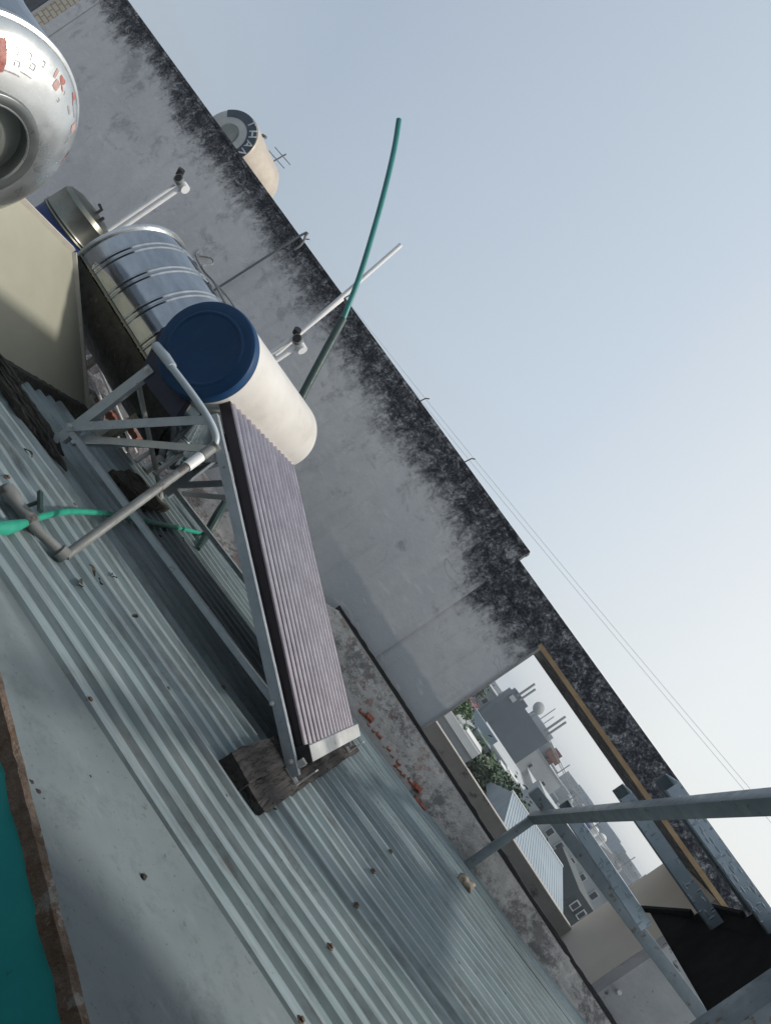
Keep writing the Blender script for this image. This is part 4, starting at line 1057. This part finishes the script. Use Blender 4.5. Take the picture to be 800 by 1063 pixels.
# overhead cables far above the wall
for i, (z_, yy, lab) in enumerate(((0.0, 16.0, 'upper thin overhead cable crossing the sky above the concrete wall'), (-0.10, 16.1, 'lower thin overhead cable just under its twin above the wall'))):
    a_ = atY(150, 35, yy); b_ = atY(800, 845, yy); pts = []
    for k in range(31):
        t_ = -0.3 + 1.6*k/30; p = a_.lerp(b_, t_); p.z += z_ - 0.35*math.sin(PI*min(max(t_, 0), 1))*0.6; pts.append(p)
    tag(MB().tube(pts, 0.0042, 5).build('overhead_cable', 'cablepale'), lab, 'cable')

# ------------------------------------------------------------------ steel stair at the right
ss = thing('steel_stair', (0.98, 3.5, -0.9), 'grey steel stair with checker plate treads and black side plate, on the right', 'stair')
pf = atY(484, 899, 5.37); ptp = atY(553, 850, 5.37)
MB().bar(pf, ptp, 0.055, 0.055, (1, 0, 0)).build('post', 'stairsteel', ss, bevel=0.004)
re = atX(812, 831.5, 0.80)
MB().bar(Vector((ptp.x, ptp.y+0.03, ptp.z+0.0)), re + (re-ptp)*0.12, 0.062, 0.062).build('slanting_rail', 'stairsteel', ss, bevel=0.004)
ca = atY(553, 820, 5.32); cbp = atY(738, 1066, 5.32)
MB().bar(ca, cbp+(cbp-ca)*0.12, 0.075, 0.082).build('cross_bar', 'stairsteel', ss, bevel=0.004)
XA, XB = 0.92, 1.64
tre = [(586, 838, 3.73), (644, 822, 3.43), (690, 812, 3.13)]
tops = []
for (px, py, yy) in tre:
    p = atX(px, py, XA); tops.append((p.y, p.z))
dyt = tops[2][0]-tops[1][0]; dzt = tops[2][1]-tops[1][1]
for (yy, zz) in tops:
    t_ = MB().box((XA, yy-0.14, zz+0.036), (XB-0.003, yy+0.14, zz+0.042)).build('tread', 'checker', ss)
    MB().box((XA, yy+0.1402, zz-0.030), (XB-0.003, yy+0.145, zz+0.042)).build('tread_lip', 'stairsteel', t_)
    MB().box((XA, yy-0.145, zz-0.030), (XB-0.003, yy-0.1402, zz+0.042)).build('tread_lip', 'checkerlip', t_)
    MB().box((XA, yy-0.143, zz-0.036), (XB-0.003, yy-0.125, zz-0.0305)).build('tread_hem', 'stairsteel', t_)
# black side plate with stepped top
yy0, zz0 = tops[0]
poly = [(XB, tops[0][0]+0.15, -0.047), (XB, tops[0][0]+0.15, zz0+0.05), (XB, tops[0][0]+0.02, zz0+0.12)]
for k in range(1, len(tops)):
    poly += [(XB, tops[k][0]+0.13, tops[k][1]-0.05), (XB, tops[k][0]+0.125, tops[k][1]+0.02), (XB, tops[k][0]+0.02, tops[k][1]+0.06)]
poly += [(XB, 3.36, tops[-1][1]+0.1), (XB, 3.36, -0.075)]
MB().prism(poly, (0.02, 0, 0)).build('side_plate', 'blackplate', ss, smooth=0)
MB().bar((XB-0.02, tops[0][0]+0.13, zz0+0.012), (XB-0.02, tops[1][0]+0.12, tops[1][1]-0.055), 0.03, 0.02).build('plate_edge', 'blackplate', ss)
MB().bar((XB-0.02, tops[1][0]+0.13, tops[1][1]+0.012), (XB-0.02, tops[2][0]+0.12, tops[2][1]-0.055), 0.03, 0.02).build('plate_edge', 'blackplate', ss)
q = atX(770, 1043, XB-0.03)
MB().box((XB-0.08, q.y-0.20, roofz(XB)), (XB-0.002, q.y, 1.9)).build('stanchion', 'stairsteel', ss, bevel=0.004)

# ------------------------------------------------------------------ the town seen through the loggia
def house(name, label, u0, u1, vtop, Y, depth, mat, base=-11, windows=(), roof=None, parapet=True, group=None):
    x0, x1 = Xof(u0, Y), Xof(u1, Y); zt = Zof((u0+u1)/2, vtop, Y)
    t_ = thing(name, ((x0+x1)/2, Y+depth/2, base), label, 'house', group)
    MB().box((x0, Y, base), (x1, Y+depth, zt)).build('wall', mat, t_)
    if roof: 
        h = (x1-x0)*0.22
        MB().prism([(x0-0.2, Y-0.15, zt), (x1+0.2, Y-0.15, zt), ((x0+x1)/2, Y-0.15, zt+h)], (0, depth+0.3, 0)).build('roof', roof, t_, smooth=0)
    elif parapet:
        MB().box((x0-0.06, Y-0.06, zt), (x1+0.06, Y+depth+0.06, zt+0.09)).build('parapet', 'h_pale', t_)
    if name == 'town_block':
        rw = random.Random(int(abs(u0)*10)); w_u = u1-u0
        windows = [(u0+w_u*(0.12+0.3*c_), u0+w_u*(0.26+0.3*c_), vtop-4.5-5*r_, vtop-2.2-5*r_) for c_ in range(3) for r_ in range(3) if rw.random() < 0.7]
    for (ua, ub, va, vb) in windows:
        xa, xb = Xof(ua, Y), Xof(ub, Y); za, zb = Zof(ua, va, Y), Zof(ua, vb, Y)
        w_ = MB().box((xa, Y-0.05, za), (xb, Y-0.002, zb)).build('window', 'frame', t_)
        dx_, dz_ = (xb-xa)*0.12, (zb-za)*0.12
        MB().box((xa+dx_, Y-0.06, za+dz_), (xb-dx_, Y-0.045, zb-dz_)).build('pane', 'pane', w_)
    return t_, x0, x1, zt
def rooftop_box(t_, u0, u1, v0, v1, Y, d, mat, name='rooftop_room'):
    MB().box((Xof(u0, Y), Y, Zof(u0, v0, Y)), (Xof(u1, Y), Y+d, Zof(u0, v1, Y))).build(name, mat, t_)

t_, *_ = house('grey_house', 'slate grey blank house with roof vents, tallest through the loggia opening', 229, 292, 4, 45, 9, 'h_grey', parapet=False)
rooftop_box(t_, 229, 250, 4, 8, 46, 4, 'h_grey'); rooftop_box(t_, 262, 292, 4, 11, 46.5, 4, 'h_pale', 'rooftop_room')
MB().box((Xof(231, 44.9), 44.85, Zof(231, -3, 44.9)), (Xof(238, 44.9), 45, Zof(231, 2, 44.9))).build('vent_box', 'h_white', t_)
MB().box((Xof(284, 44.9), 44.8, Zof(284, -43, 44.9)), (Xof(290, 44.9), 45, Zof(284, -38, 44.9))).build('vent_box', 'h_white', t_)
for u_, v0, v1 in ((237, 8, 27), (283, 11, 34)):
    x_ = Xof(u_, 46); pz0, pz1 = Zof(u_, v0, 46), Zof(u_, v1, 46)
    mp = MB(); mp.tube([(x_-0.12, 46, pz0-0.2), (x_-0.12, 46, pz1)], 0.07, 8); mp.tube([(x_+0.14, 46, pz0-0.2), (x_+0.14, 46, pz1-0.15)], 0.07, 8)
    mp.build('vent_pipe', 'h_mid', t_)
x_ = Xof(258, 46); z_ = Zof(258, 16, 46)
MB().lathe((x_, 46, z_), (0.3, -1, 0.3), [(0.02, 0.10), (0.2, 0.06), (0.36, -0.02), (0.37, -0.03), (0.2, 0.04), (0.02, 0.08)], 20).build('satellite_dish', 'h_mid', t_)
MB().tube([(x_, 46.1, z_), (x_, 46.1, Zof(258, 2, 46))], 0.05, 6).build('dish_mast', 'h_mid', t_)
for u_, h_ in ((268, 30), (274, 24)):
    MB().tube([(Xof(u_, 47), 47, 0), (Xof(u_, 47), 47, Zof(u_, h_, 47))], 0.03, 5).build('rod', 'h_mid', t_)
house('pale_house', 'pale grey house front with a stepped roof, left of the slate grey house', 150, 230, -14, 52, 8, 'h_pale', windows=((206, 212, -30, -22), (217, 223, -30, -22)))
t_, *_ = house('white_house', 'white house with a red brick water hut, right of the slate grey house', 292, 338, -10, 49, 9, 'h_white', windows=((300, 304, -28, -22), (322, 328, -30, -22)))
rooftop_box(t_, 296, 308, -10, 6, 50, 3, 'h_pale'); rooftop_box(t_, 306, 313, -9, 8, 49.6, 2, 'brickdark', 'brick_hut'); rooftop_box(t_, 300, 317, -4, 3, 49.4, 2, 'brickdark', 'brick_hut')
t_, *_ = house('blue_grey_house', 'blue grey house with a flat roof and dark openings, beyond the white house', 318, 380, -22, 62, 10, 'h_blue', windows=((326, 332, -32, -26), (340, 347, -33, -26), (356, 362, -33, -26)))
rooftop_box(t_, 340, 362, -22, -8, 63, 5, 'h_mid')
house('cream_house', 'cream house with two windows, low behind the blue sheet roof', 330, 372, -38, 34, 8, 'h_cream', windows=((336, 341, -50, -43), (350, 356, -50, -43)))
house('long_white_house', 'long white house with many small windows behind the stair treads', 372, 452, -26, 56, 10, 'h_white', windows=tuple((380+10*k, 385+10*k, -36, -31) for k in range(7)))
house('pitched_house', 'small house with a grey pitched roof on the skyline behind the stair', 412, 440, -12, 75, 8, 'h_mid', roof='h_mid')
house('dark_shed', 'dark green shed wall beside the right end of the loggia parapet', 438, 470, -56, 17, 4, 'h_dark', parapet=False, windows=((444, 451, -74, -63), (456, 462, -74, -63)))
# skyline
rs = random.Random(5)
k = 0; u_ = 292
sky_lab = 'hazy grey town block on the far skyline through the loggia'
while u_ < 480:
    w_ = rs.uniform(6, 15); Y_ = rs.uniform(95, 150); vt = rs.uniform(-12, 6) + (6 if rs.random() < 0.2 else 0)
    house('town_block', sky_lab, u_, u_+w_, vt, Y_, 12, rs.choice(['h_mid', 'h_pale', 'h_blue', 'h_mid', 'h_grey']), parapet=False, group='far town blocks on the skyline')
    u_ += w_*rs.uniform(0.6, 1.0); k += 1
u_ = 130
while u_ < 300:
    w_ = rs.uniform(10, 22); Y_ = rs.uniform(95, 140); vt = rs.uniform(-14, -3)
    house('town_block', sky_lab, u_, u_+w_, vt, Y_, 12, rs.choice(['h_mid', 'h_pale', 'h_blue']), parapet=False, group='far town blocks on the skyline'); u_ += w_*0.9

rm = random.Random(77); u_ = 295
mid_lab = 'small pale town house among others below the skyline in the loggia opening'
while u_ < 470:
    w_ = rm.uniform(7, 14); Y_ = rm.uniform(58, 90); vt = rm.uniform(-34, -12)
    hh_, xa_, xb_, zt_h = house('town_house', mid_lab, u_, u_+w_, vt, Y_, 7, rm.choice(['h_white', 'h_pale', 'h_mid', 'h_blue', 'h_cream', 'h_pale']), parapet=rm.random() < 0.5,
        windows=tuple((u_+w_*(0.12+0.3*c_), u_+w_*(0.30+0.3*c_), vt-6-6*r_, vt-3-6*r_) for c_ in range(3) for r_ in range(2) if rm.random() < 0.65),
        roof=rm.choice([None, None, None, 'tileroof', 'h_mid']), group='small town houses below the skyline')
    if rm.random() < 0.6:
        xt_ = xa_ + (xb_-xa_)*rm.uniform(0.3, 0.7); MB().lathe((xt_, Y_+2, zt_h), (0, 0, 1), [(0.35, 0), (0.35, 0.9), (0.1, 1.05)], 12).build('roof_tank', rm.choice(['h_mid', 'bluedrum', 'h_white']), hh_)
    if rm.random() < 0.7:
        xt_ = xa_ + (xb_-xa_)*rm.uniform(0.1, 0.9); am = MB(); am.tube([(xt_, Y_+1, zt_h), (xt_, Y_+1, zt_h+rm.uniform(1.5, 3))], 0.04, 5); am.tube([(xt_-0.5, Y_+1, zt_h+1.4), (xt_+0.5, Y_+1, zt_h+1.5)], 0.03, 5); am.build('aerial', 'wire', hh_)
    u_ += w_*rm.uniform(0.7, 1.2)

# low blue sheet-roofed house near the parapet
bs = thing('sheet_roofed_house', (5, 13, -11), 'house with a pale blue metal sheet roof just beyond the loggia parapet', 'house')
def P3(u_, v_, Y_): return Vector((Xof(u_, Y_), Y_, Zof(u_, v_, Y_)))
xl, xr = Xof(350, 12), Xof(475, 12)
zr_ = Zof(400, -58, 15.5); ze_ = Zof(400, -110, 11.5)
MB().prism([(xl, 11.5, ze_), (xl, 15.5, zr_), (xl, 19.5, ze_-0.2)], (xr-xl, 0, 0)).build('sheet_roof', 'bluesheet', bs, smooth=0)
MB().box((xl+0.2, 11.8, -11), (xr-0.2, 19.2, ze_-0.21)).build('wall', 'h_pale', bs)
rbm = MB(); nr_ = 26
for k in range(nr_):
    x_ = xl + (xr-xl)*(k+0.5)/nr_; rbm.bar((x_, 11.52, ze_+0.015), (x_, 15.45, zr_+0.015), 0.05, 0.03)
rbm.build('roof_ribs', 'bluesheet', bs, smooth=0)
MB().bar((xl, 15.5, zr_+0.02), (xr, 15.5, zr_+0.02), 0.16, 0.05).build('ridge_cap', 'h_white', bs)
bw = thing('pale_house', (Xof(410, 24), 26, -11), 'pale house wall with a row of five windows behind the blue sheet roof', 'house')
MB().box((Xof(352, 24), 24, -11), (Xof(500, 24), 30, Zof(420, -33, 24))).build('wall', 'h_pale', bw)
for ua in (366, 384, 404, 424, 446):
    w_ = MB().box((Xof(ua, 24), 23.95, Zof(ua, -52, 24)), (Xof(ua+8, 24), 23.998, Zof(ua, -42, 24))).build('window', 'frame', bw)
    MB().box((Xof(ua+1, 24), 23.935, Zof(ua, -51, 24)), (Xof(ua+7, 24), 23.952, Zof(ua, -43, 24))).build('pane', 'pane', w_)
MB().bar(P3(352, -32, 23.95), Vector((Xof(500, 23.95), 23.95, P3(352, -32, 23.95).z)), 0.12, 0.1).build('coping', 'h_white', bw)

# terrace with plants, left in the opening
tr = thing('terrace_house', (Xof(230, 20), 21, -11), 'low grey terrace house with a white slatted edge, foot of the opening', 'house')
zt_ = Zof(215, -62, 19)
MB().box((Xof(165, 17), 17, -11), (Xof(262, 17), 24, zt_)).build('wall', 'h_mid', tr)
MB().box((Xof(165, 24), 23.9, zt_-0.002), (Xof(262, 24), 24.2, Zof(230, -38, 24))).build('rear_wall', 'h_blue', tr)
MB().box((Xof(165, 17), 16.9, zt_), (Xof(262, 17), 17.0, zt_+0.18)).build('parapet', 'h_white', tr)
MB().box((Xof(165, 16.4), 16.2, zt_-0.35), (Xof(258, 16.4), 16.85, zt_-0.22)).build('awning', 'h_white', tr)
MB().box((Xof(238, 22), 21, zt_), (Xof(262, 22), 22, Zof(240, -47, 22))).build('stair_hut', 'h_grey', tr)

def leaves(center, rx, rz, n, size, seed, droop=0.0):
    r_ = random.Random(seed); m_ = MB(); c_ = Vector(center)
    cl = [(Vector((r_.gauss(0, 0.5), r_.gauss(0, 0.5), r_.gauss(0.1, 0.5))), r_.uniform(0.3, 0.6)) for _ in range(9)]
    for _ in range(n):
        o_, s_ = r_.choice(cl)
        q_ = o_ + Vector((r_.gauss(0, 1), r_.gauss(0, 1), r_.gauss(0, 1)))*s_*0.5
        p = c_ + Vector((q_.x*rx, q_.y*rx, q_.z*rz))
        d_ = Vector((r_.uniform(-1, 1), r_.uniform(-1, 1), r_.uniform(-0.6, 0.6))).normalized()*size
        s2 = d_.cross(Vector((r_.uniform(-1, 1), r_.uniform(-1, 1), 1))).normalized()*size*0.35
        m_.add([p-d_*0.5, p+s2, p+d_*0.6, p-s2], [(0, 1, 2, 3)])
    return m_
def shrub(name, label, u_, v_, Y_, rx, rz, mat, seed, cat='shrub', n=420, size=0.16, foot=None, trunk=True):
    c_ = P3(u_, v_, Y_); fz = foot if foot is not None else c_.z - rz
    t_ = thing(name, (c_.x, c_.y, fz), label, cat)
    leaves(c_, rx, rz, n*3, size*0.6, seed).build('foliage', mat, t_, smooth=0)
    if trunk:
        st = MB(); st.tube([(c_.x, c_.y, fz), (c_.x+0.05, c_.y, (fz+c_.z)/2), (c_.x, c_.y, c_.z)], [0.07, 0.05, 0.03], 7)
        for k_ in range(4):
            a_ = k_*1.7; st.tube([(c_.x, c_.y, c_.z-0.3*rz), (c_.x+math.cos(a_)*rx*0.5, c_.y+math.sin(a_)*rx*0.5, c_.z+0.3*rz)], [0.03, 0.01], 5)
        st.build('trunk', 'bark', t_)
    return t_
shrub('potted_shrub', 'leafy green potted shrub on the terrace, nearest the concrete pier', 212, -50, 19.5, 0.40, 0.28, 'leaf', 1, foot=zt_, n=380, size=0.13)
shrub('flowering_shrub', 'pink flowering shrub on the terrace, above the green shrub', 207, -39, 20.2, 0.22, 0.16, 'petal', 2, foot=zt_, n=160, size=0.08)
shrub('climbing_plant', 'dark climbing plant along the top of the pale wall at the pier edge', 206, -26, 22, 0.30, 0.38, 'leafdark', 3, foot=zt_, n=240, size=0.13)
c_ = P3(200, -62, 18.0)
tag(MB().lathe((c_.x, c_.y, zt_), (0, 0, 1), [(0.10, 0), (0.15, 0.22), (0.16, 0.24), (0.13, 0.24), (0.11, 0.1)], 20).build('plant_pot', 'bluedrum'), 'bright blue plant pot at the near corner of the terrace', 'plant pot')
bx = thing('white_cabin', P3(242, -64, 17.6), 'white box cabin roof leaning on the terrace edge', 'cabin')
q = P3(240, -66, 17.0)
MB().box((Xof(236, 18), 17.6, zt_), (Xof(259, 18), 18.6, Zof(245, -60, 18))).build('box_body', 'h_white', bx)
MB().box((Xof(236, 18)-0.04, 17.55, Zof(245, -60, 18)), (Xof(259, 18)+0.04, 18.65, Zof(245, -60, 18)+0.05)).build('box_lid', 'h_white', bx)

def palm(u_, v_, Y_, L, seed, label, nfr=13):
    c_ = P3(u_, v_, Y_); t_ = thing('palm_tree', (c_.x, c_.y, -11), label, 'palm tree'); r_ = random.Random(seed)
    MB().tube([(c_.x-0.3, c_.y, -11), (c_.x-0.1, c_.y, -6), (c_.x, c_.y, c_.z)], [0.2, 0.15, 0.11], 9).build('trunk', 'bark', t_)
    for k_ in range(nfr):
        a_ = k_*2*PI/nfr + r_.uniform(-0.2, 0.2); el = r_.uniform(0.1, 1.1); m_ = MB()
        pts_ = [c_ + Vector((math.cos(a_)*L*s_*math.cos(el*(1-0.6*s_)), math.sin(a_)*L*s_*math.cos(el*(1-0.6*s_)), L*(math.sin(el)*s_ - 0.75*s_*s_))) for s_ in [i/9 for i in range(10)]]
        m_.tube(pts_, [0.02-0.0017*i for i in range(10)], 4)
        for i in range(1, 10):
            d_ = (pts_[i]-pts_[i-1]).normalized(); sd = d_.cross(Vector((0, 0, 1))).normalized()
            for s_ in (-1, 1):
                for h_ in (0, 0.5):
                    p = pts_[i]-(pts_[i]-pts_[i-1])*h_; tip = p + sd*s_*L*0.26*(1.1-i/11) + d_*L*0.14 + Vector((0, 0, -L*0.07))
                    m_.add([p-d_*0.03, p+d_*0.03, tip], [(0, 1, 2)])
        m_.build('frond', 'leaf' if k_ % 3 else 'leafdark', t_, smooth=0)
palm(272, -58, 21.5, 1.1, 4, 'green palm with arching fronds beside the white cabin, nearest the parapet')
palm(283, -66, 23.5, 1.0, 9, 'darker green palm crown below and right of the nearer palm')
shrub('garden_tree', 'dark leafy tree below the palms behind the parapet', 262, -76, 20, 1.3, 0.6, 'leafdark', 12, 'tree', 900, 0.22, -11)
shrub('garden_tree', 'bushy dark tree in the gap right of the palms', 306, -74, 24, 1.2, 0.7, 'leafdark', 15, 'tree', 800, 0.22, -11)
gs = thing('green_roofed_shed', P3(322, -68, 20), 'low shed with a green sheet roof right of the palms', 'shed')
MB().box((Xof(312, 20), 20, -11), (Xof(338, 20), 23, Zof(322, -70, 20))).build('wall', 'h_mid', gs)
MB().prism([(Xof(311, 20), 19.8, Zof(322, -72, 20)), (Xof(311, 20), 23.2, Zof(322, -56, 23.2)), (Xof(311, 20), 23.2, Zof(322, -57.5, 23.2)), (Xof(311, 20), 19.8, Zof(322, -73.5, 20))], (Xof(339, 20)-Xof(311, 20), 0, 0)).build('roof', 'greensheet', gs, smooth=0)
for i, (u_, v_) in enumerate(((294, -55), (302, -52), (308, -60))):
    Y_ = 26+i*0.8
    q = P3(u_, v_, Y_); lb = ['white canopy top beside the palm fronds, furthest left', 'white canopy top behind the palm, middle of the row', 'white canopy top nearest the green shed'][i]
    cn = thing('canopy', (q.x, q.y, -11), lb, 'canopy')
    MB().prism([(q.x-0.45, Y_, q.z-0.12), (q.x+0.45, Y_, q.z-0.12), (q.x+0.3, Y_, q.z+0.18), (q.x-0.3, Y_, q.z+0.18)], (0, 1.2, 0)).build('canopy_top', 'h_white', cn, smooth=0)
    mm = MB()
    for sx in (-0.4, 0.4): mm.tube([(q.x+sx, Y_+0.1, -11), (q.x+sx, Y_+0.1, q.z-0.12)], 0.04, 6)
    mm.build('canopy_post', 'h_mid', cn)
house('street_house', 'mid grey house front under the slate grey house, behind the palms', 250, 345, -47, 33, 7, 'h_pale', windows=((258, 264, -58, -51), (274, 280, -58, -51)))
for i in range(2):
    a_ = P3(286, 8-2*i, 46); b_ = P3(480, -2-2*i, 60); pts_ = []
    for k_ in range(21):
        t_ = k_/20; p = a_.lerp(b_, t_); p.z -= 0.5*math.sin(PI*t_); pts_.append(p)
    tag(MB().tube(pts_, 0.025, 5).build('street_cable', 'wire'), ['upper street cable sagging over the town in the loggia opening', 'lower street cable sagging over the town in the loggia opening'][i], 'cable')

# ------------------------------------------------------------------ hazy air
hz = MB().box((-420, -420, -12), (420, 420, 4.2))
hm = bpy.data.materials.new('hazy_air'); hm.use_nodes = True; hm.node_tree.nodes.clear()
ho = hm.node_tree.nodes.new('ShaderNodeOutputMaterial'); hv = hm.node_tree.nodes.new('ShaderNodeVolumePrincipled')
hv.inputs['Color'].default_value = (0.80, 0.87, 0.95, 1); hv.inputs['Density'].default_value = 0.0022
hm.node_tree.links.new(hv.outputs[0], ho.inputs['Volume'])
tag(hz.build('haze', hm, smooth=0), kind='stuff')

# ------------------------------------------------------------------ sky, sun, camera
AZ = math.radians(75); EL = math.radians(47)
wd = bpy.data.worlds.new('World'); SC.world = wd; wd.use_nodes = True
nt_ = wd.node_tree; nt_.nodes.clear()
wo = nt_.nodes.new('ShaderNodeOutputWorld'); bg = nt_.nodes.new('ShaderNodeBackground')
sk = nt_.nodes.new('ShaderNodeTexSky'); sk.sky_type = 'NISHITA'; sk.sun_disc = False
sk.sun_elevation = EL; sk.sun_rotation = AZ; sk.air_density = 1.0; sk.dust_density = 4.0; sk.ozone_density = 1.0; sk.altitude = 0
# thin high overcast: grey blue away from the sun, near white towards it
def wn(t_, **k):
    x = nt_.nodes.new(t_)
    for a_, b_ in k.items(): setattr(x, a_, b_)
    return x
sdir = Vector((math.sin(AZ), math.cos(AZ), 0.25)).normalized()
tcn = wn('ShaderNodeTexCoord'); dotn = wn('ShaderNodeVectorMath', operation='DOT_PRODUCT'); dotn.inputs[1].default_value = sdir
nt_.links.new(tcn.outputs['Generated'], dotn.inputs[0])
mrn = wn('ShaderNodeMapRange'); mrn.inputs[1].default_value = -1; mrn.inputs[2].default_value = 1
nt_.links.new(dotn.outputs['Value'], mrn.inputs[0])
vr = wn('ShaderNodeValToRGB'); cre = vr.color_ramp
while len(cre.elements) < 5: cre.elements.new(0.5)
for e, (p_, c_) in zip(cre.elements, ((0.0, (0.52, 0.58, 0.64)), (0.32, (0.46, 0.54, 0.64)), (0.56, (0.68, 0.77, 0.86)), (0.73, (0.98, 1.01, 1.0)), (1.0, (1.08, 1.05, 1.0)))):
    e.position = p_; e.color = (*c_, 1)
nt_.links.new(mrn.outputs[0], vr.inputs[0])
scl = wn('ShaderNodeVectorMath', operation='SCALE'); scl.inputs['Scale'].default_value = 10.0
nt_.links.new(vr.outputs[0], scl.inputs[0])
hs_ = wn('ShaderNodeMix', data_type='RGBA'); hs_.inputs[0].default_value = 0.75
nt_.links.new(sk.outputs[0], hs_.inputs[6]); nt_.links.new(scl.outputs[0], hs_.inputs[7]); nt_.links.new(hs_.outputs[2], bg.inputs[0])
bg.inputs[1].default_value = 0.105
nt_.links.new(bg.outputs[0], wo.inputs[0])
sun = bpy.data.lights.new('sun', 'SUN'); sun.energy = 3.0; sun.angle = math.radians(5.0); sun.color = (1.0, 0.94, 0.86)
so = bpy.data.objects.new('sun', sun); COL.objects.link(so)
sd = Vector((math.sin(AZ)*math.cos(EL), math.cos(AZ)*math.cos(EL), math.sin(EL)))
so.rotation_euler = sd.to_track_quat('Z', 'Y').to_euler(); so.location = (0, 0, 20)

cam = bpy.data.cameras.new('camera'); co = bpy.data.objects.new('camera', cam); COL.objects.link(co)
cam.sensor_fit = 'AUTO'; cam.sensor_width = 36.0; cam.lens = 36.0*FPX/1063.0
cam.clip_start = 0.05; cam.clip_end = 4000
cr = RGT*0.5650 + UPV*0.8251; cu_ = RGT*(-0.8251) + UPV*0.5650; cb_ = -FWD
co.matrix_world = Matrix(((cr.x, cu_.x, cb_.x, 0), (cr.y, cu_.y, cb_.y, 0), (cr.z, cu_.z, cb_.z, 0), (0, 0, 0, 1)))
SC.camera = co
SC.view_settings.view_transform = 'Standard'; SC.view_settings.look = 'None'
SC.view_settings.exposure = 0.0; SC.view_settings.gamma = 1.0; SC.view_settings.use_curve_mapping = False
SC.cycles.use_denoising = True
SC.cycles.max_bounces = 6
